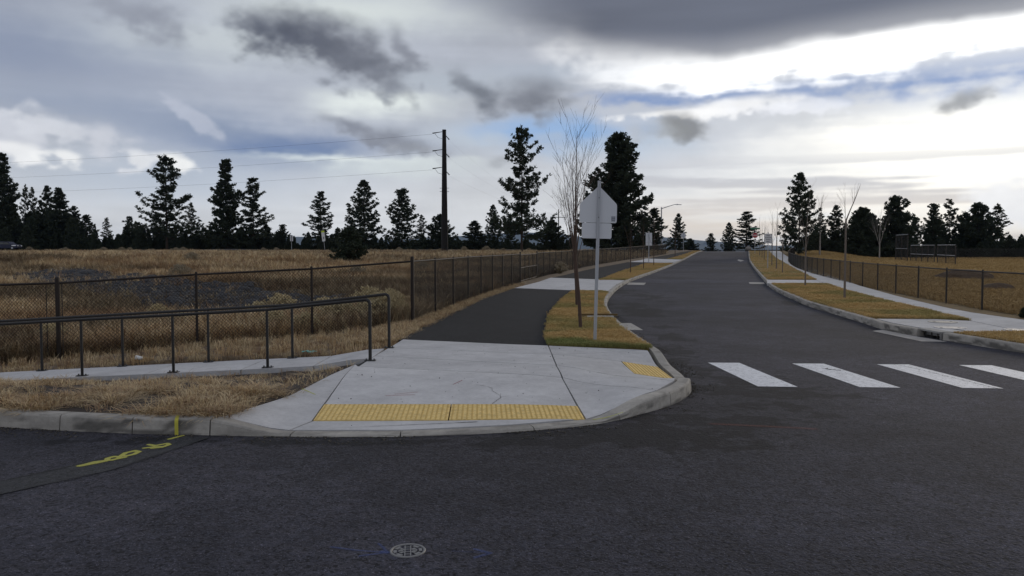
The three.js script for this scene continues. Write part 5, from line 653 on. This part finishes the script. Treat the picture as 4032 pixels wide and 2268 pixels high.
// rabbitbrush
function brushGeo(seed) { const r = rng(seed), S = new Geo(), F = new Geo(); for (let k = 0; k < 150; k++) { const az = r() * 6.28, el = .35 + 1.15 * r(), L = .32 + .14 * r(), x = Math.cos(az) * Math.cos(el) * L, y = Math.sin(el) * L * 1.15, z = Math.sin(az) * Math.cos(el) * L; S.tube([[x * .08, 0, z * .08], [x * .6, y * .62, z * .6], [x, y, z]], [.004, .003, .002], 3, false); for (let q = 0; q < 7; q++) { const px = x + (r() - .5) * .07, py = y + (r() - .5) * .07, pz = z + (r() - .5) * .07, w = .018; const a = F.v(px, py - w, pz), b = F.v(px + (r() - .5) * .06, py + w * 1.5, pz + (r() - .5) * .06), c = F.v(px + (r() - .5) * .06, py + .01, pz + (r() - .5) * .06); F.tri(a, b, c); } } return [S.build(), F.build(true)]; }
{ const B = [brushGeo(95), brushGeo(96)], sm = mat([.2, .16, .095], 1), fm = mat([.52, .43, .25], 1, { side: THREE.DoubleSide }), fm2 = mat([.3, .25, .17], 1, { side: THREE.DoubleSide }), r = rng(97);
  const put = (x, d, s, label, g, m) => { const o = group('rabbitbrush', x, leftField(x, d) - .03, -d, r() * 6.28), k = B[Math.floor(r() * 2)]; o.scale.set(s * .9, s * .85, s * .9); tag(o, label, 'shrub', g); mesh('stems', k[0], sm, o); mesh('seed_heads', k[1], m, o); };
  for (const [x, d, s] of [[-3.1, 18.6, 1.7], [-3.6, 19.6, 1.9], [-4.3, 19.0, 1.5], [-5.0, 20.4, 1.4], [-5.4, 17.6, 1.2], [-6.6, 22, 1.7], [-4.6, 17.2, 1.1], [-7.6, 23, 1.2], [-9, 21, 1.1], [-3.4, 21.6, 1.6], [-11, 24, 1.2], [-10.4, 17.4, 1.2], [-12.4, 19, 1.1]]) put(x, d, s, 'pale seeded rabbitbrush shrub in the swale behind the fence', 'rabbitbrush behind the fence', fm);
  for (let k = 0; k < 60; k++) { const d = 140 + 15 * r(), x = (-.68 + .76 * r()) * d; put(x, d, 1.1 + 1.5 * r() * r(), 'greyish shrub along the near side of the highway', 'shrubs along the highway', fm2); }
  for (const [x, d, s] of [[-18, 42, 2.0], [-9, 45, 1.8], [-24, 58, 2], [-6, 52, 1.8], [1.5, 48, 1.6], [3.2, 52, 1.8], [0.6, 43, 1.5]]) put(x, d, s, 'lone pale shrub out in the dry field', 'scattered field shrubs', fm2); }
// mounds, ball-shaped bush and loose things
{ const em = new THREE.MeshStandardMaterial({ map: dirtT, color: col(.16, .1, .055), roughness: 1 }); const moundG = (s) => { const g = new THREE.SphereGeometry(1, 40, 16, 0, 6.2832, 0, Math.PI / 2), p = g.attributes.position; for (let i = 0; i < p.count; i++) { const k = .75 + .5 * fbm(p.getX(i) * 1.6 + s, p.getY(i) * 1.6, p.getZ(i) * 1.6, 4); p.setXYZ(i, p.getX(i) * k, p.getY(i) * k, p.getZ(i) * k); } g.computeVertexNormals(); return g; };
  [[26.3, 45, 1.7, .55, 'larger flat dirt mound beyond the low fence'], [20.7, 33, .75, .32, 'smaller dark dirt mound closer to the low fence']].forEach(([x, d, s, h, l], i) => { const m = mesh('dirt_mound', moundG(i * 7), em); m.position.set(x, rightField(x, d) - .05, -d); m.scale.set(s, h, s * .8); tag(m, l, 'mound'); });
  pine('round_bush', 'bush', 0, 12.55, 18.9, .24, .2, (x, d) => rightField(x, d) + .1, 'small dark round bush at the foot of the low fence', null, 'bush');
  const g = new THREE.IcosahedronGeometry(.55, 3), p = g.attributes.position; for (let i = 0; i < p.count; i++) { const k = .8 + .4 * fbm(p.getX(i) * 2, p.getY(i) * 2, p.getZ(i) * 2, 3); p.setXYZ(i, p.getX(i) * k, p.getY(i) * k * .8, p.getZ(i) * k); } g.computeVertexNormals(); const b = mesh('boulder', g, mat([.22, .2, .18], 1)); b.position.set(41.8, road(137) + .45, -137); tag(b, 'grey boulder at the crest of the street', 'boulder');
  const lg = new Geo(), n = 8; for (let j = 0; j <= n; j++) for (let i = 0; i <= n; i++) lg.v((i / n - .5) * .24, .02 + .05 * noise3(i * .7, j * .7, 2), (j / n - .5) * .16, i / n, j / n); for (let j = 0; j < n; j++) for (let i = 0; i < n; i++) { const q = j * (n + 1) + i; lg.quad(q, q + n + 1, q + n + 2, q + 1); } const lt = mesh('litter', lg.build(), mat([.16, .42, .36], .6, { side: THREE.DoubleSide })); lt.position.set(-3.35, leftField(-3.35, 12.75) + .01, -12.75); tag(lt, 'crumpled teal wrapper lying in the grass by the handrail', 'litter'); 
  const cg = new THREE.LatheGeometry([[.0, 0], [.028, 0], [.038, .1], [.04, .1], [.036, .098], [.026, .004]].map((q) => new THREE.Vector2(...q)), 16).rotateZ(1.45).translate(0, .04, 0), cp = mesh('paper_cup', cg, mat([.7, .7, .68], .7, { side: THREE.DoubleSide })); cp.position.set(-6.25, leftField(-6.25, 13.0) + .03, -13.0); tag(cp, 'white paper cup lying beside a handrail post', 'litter'); }
// grit lying in the gutter and loose gravel on the pavement
scatter('gutter_grit', 'dark grit and leaf litter lying along the kerb foot', (() => { const g = new THREE.IcosahedronGeometry(.012, 0); return g; })(), 3200, 99, (r) => { const i = Math.floor(r() * gl.length * .35), p = gl[i + 8] ?? gl[8], q = gl[i + 9] ?? gl[9]; if (!q || p[0] < -9 || p[1] > 40) return null; const l = Math.hypot(q[0] - p[0], q[1] - p[1]), o = -.015 - .28 * r() ** 3, t = r(), x = lerp(p[0], q[0], t) - (q[1] - p[1]) / l * o, d = lerp(p[1], q[1], t) + (q[0] - p[0]) / l * o; if (fb2(x * 2, d * 2, 2) < .45) return null; const v = .04 + .05 * r(); return [x, road(d) + .004, d, .3 + .8 * r() * r(), [v * 1.15, v, v * .8], .6]; }, new THREE.MeshStandardMaterial({ color: 0xffffff, roughness: 1 }), 'grit');
scatter('pavement_grit', 'small dark stones scattered on the corner pavement', new THREE.IcosahedronGeometry(.007, 0), 90, 100, (r) => { const x = -2 + 4 * r(), d = 7.2 + 5.5 * r(); if (!slabs.some((p) => inPoly(p, x, d))) return null; const v = .06 + .1 * r(); return [x, hC(x, d) + .003, d, .4 + 1.0 * r() * r(), [v, v * .95, v * .88]]; }, new THREE.MeshStandardMaterial({ color: 0xffffff, roughness: 1 }), 'grit');

// ------------------------------------------------------------------ far hills and haze
const hillM = mat([0.09, 0.105, 0.085], 1);
function ridge(label, x0, x1, d, prof, depth) { const g = new Geo(), n = 80; for (let i = 0; i <= n; i++) { const t = i / n, x = lerp(x0, x1, t), h = table(prof, t) * (1 + .06 * (fb2(t * 30 + d, 2, 4) - .5)); g.v(x, -20, -d + depth); g.v(x, h * .55, -d + depth * .35); g.v(x, h, -d); g.v(x, -20, -d - depth); } for (let i = 0; i < n; i++) for (let k = 0; k < 3; k++) { const a = i * 4 + k; g.quad(a, a + 4, a + 5, a + 1); } tag(mesh('hills', g.build(), hillM), label, 'hill', null, 'structure'); }
ridge('low blue hills on the horizon behind the left pines', -9500, 1400, 11000, [[0, 60], [.12, 130], [.3, 160], [.45, 230], [.52, 260], [.6, 250], [.72, 200], [.82, 270], [.88, 320], [.93, 300], [.97, 240], [1, 60]], 2500);
ridge('low blue hills on the horizon between the wooden pole and the street', 700, 4200, 10000, [[0, 180], [.1, 250], [.25, 260], [.5, 180], [.75, 120], [1, 40]], 2200);
ridge('blue cone shaped peak over the crest of the street', 2050, 2850, 9500, [[0, 20], [.25, 80], [.43, 165], [.5, 178], [.58, 150], [.75, 85], [1, 20]], 500);
ridge('faint blue ridge right of the stop sign', 2700, 5400, 10500, [[0, 20], [.15, 90], [.4, 130], [.7, 100], [1, 20]], 2200);
scene.fog = new THREE.FogExp2(new THREE.Color().setRGB(.4, .6, 1), 0.000034);
renderer.render(scene, camera);
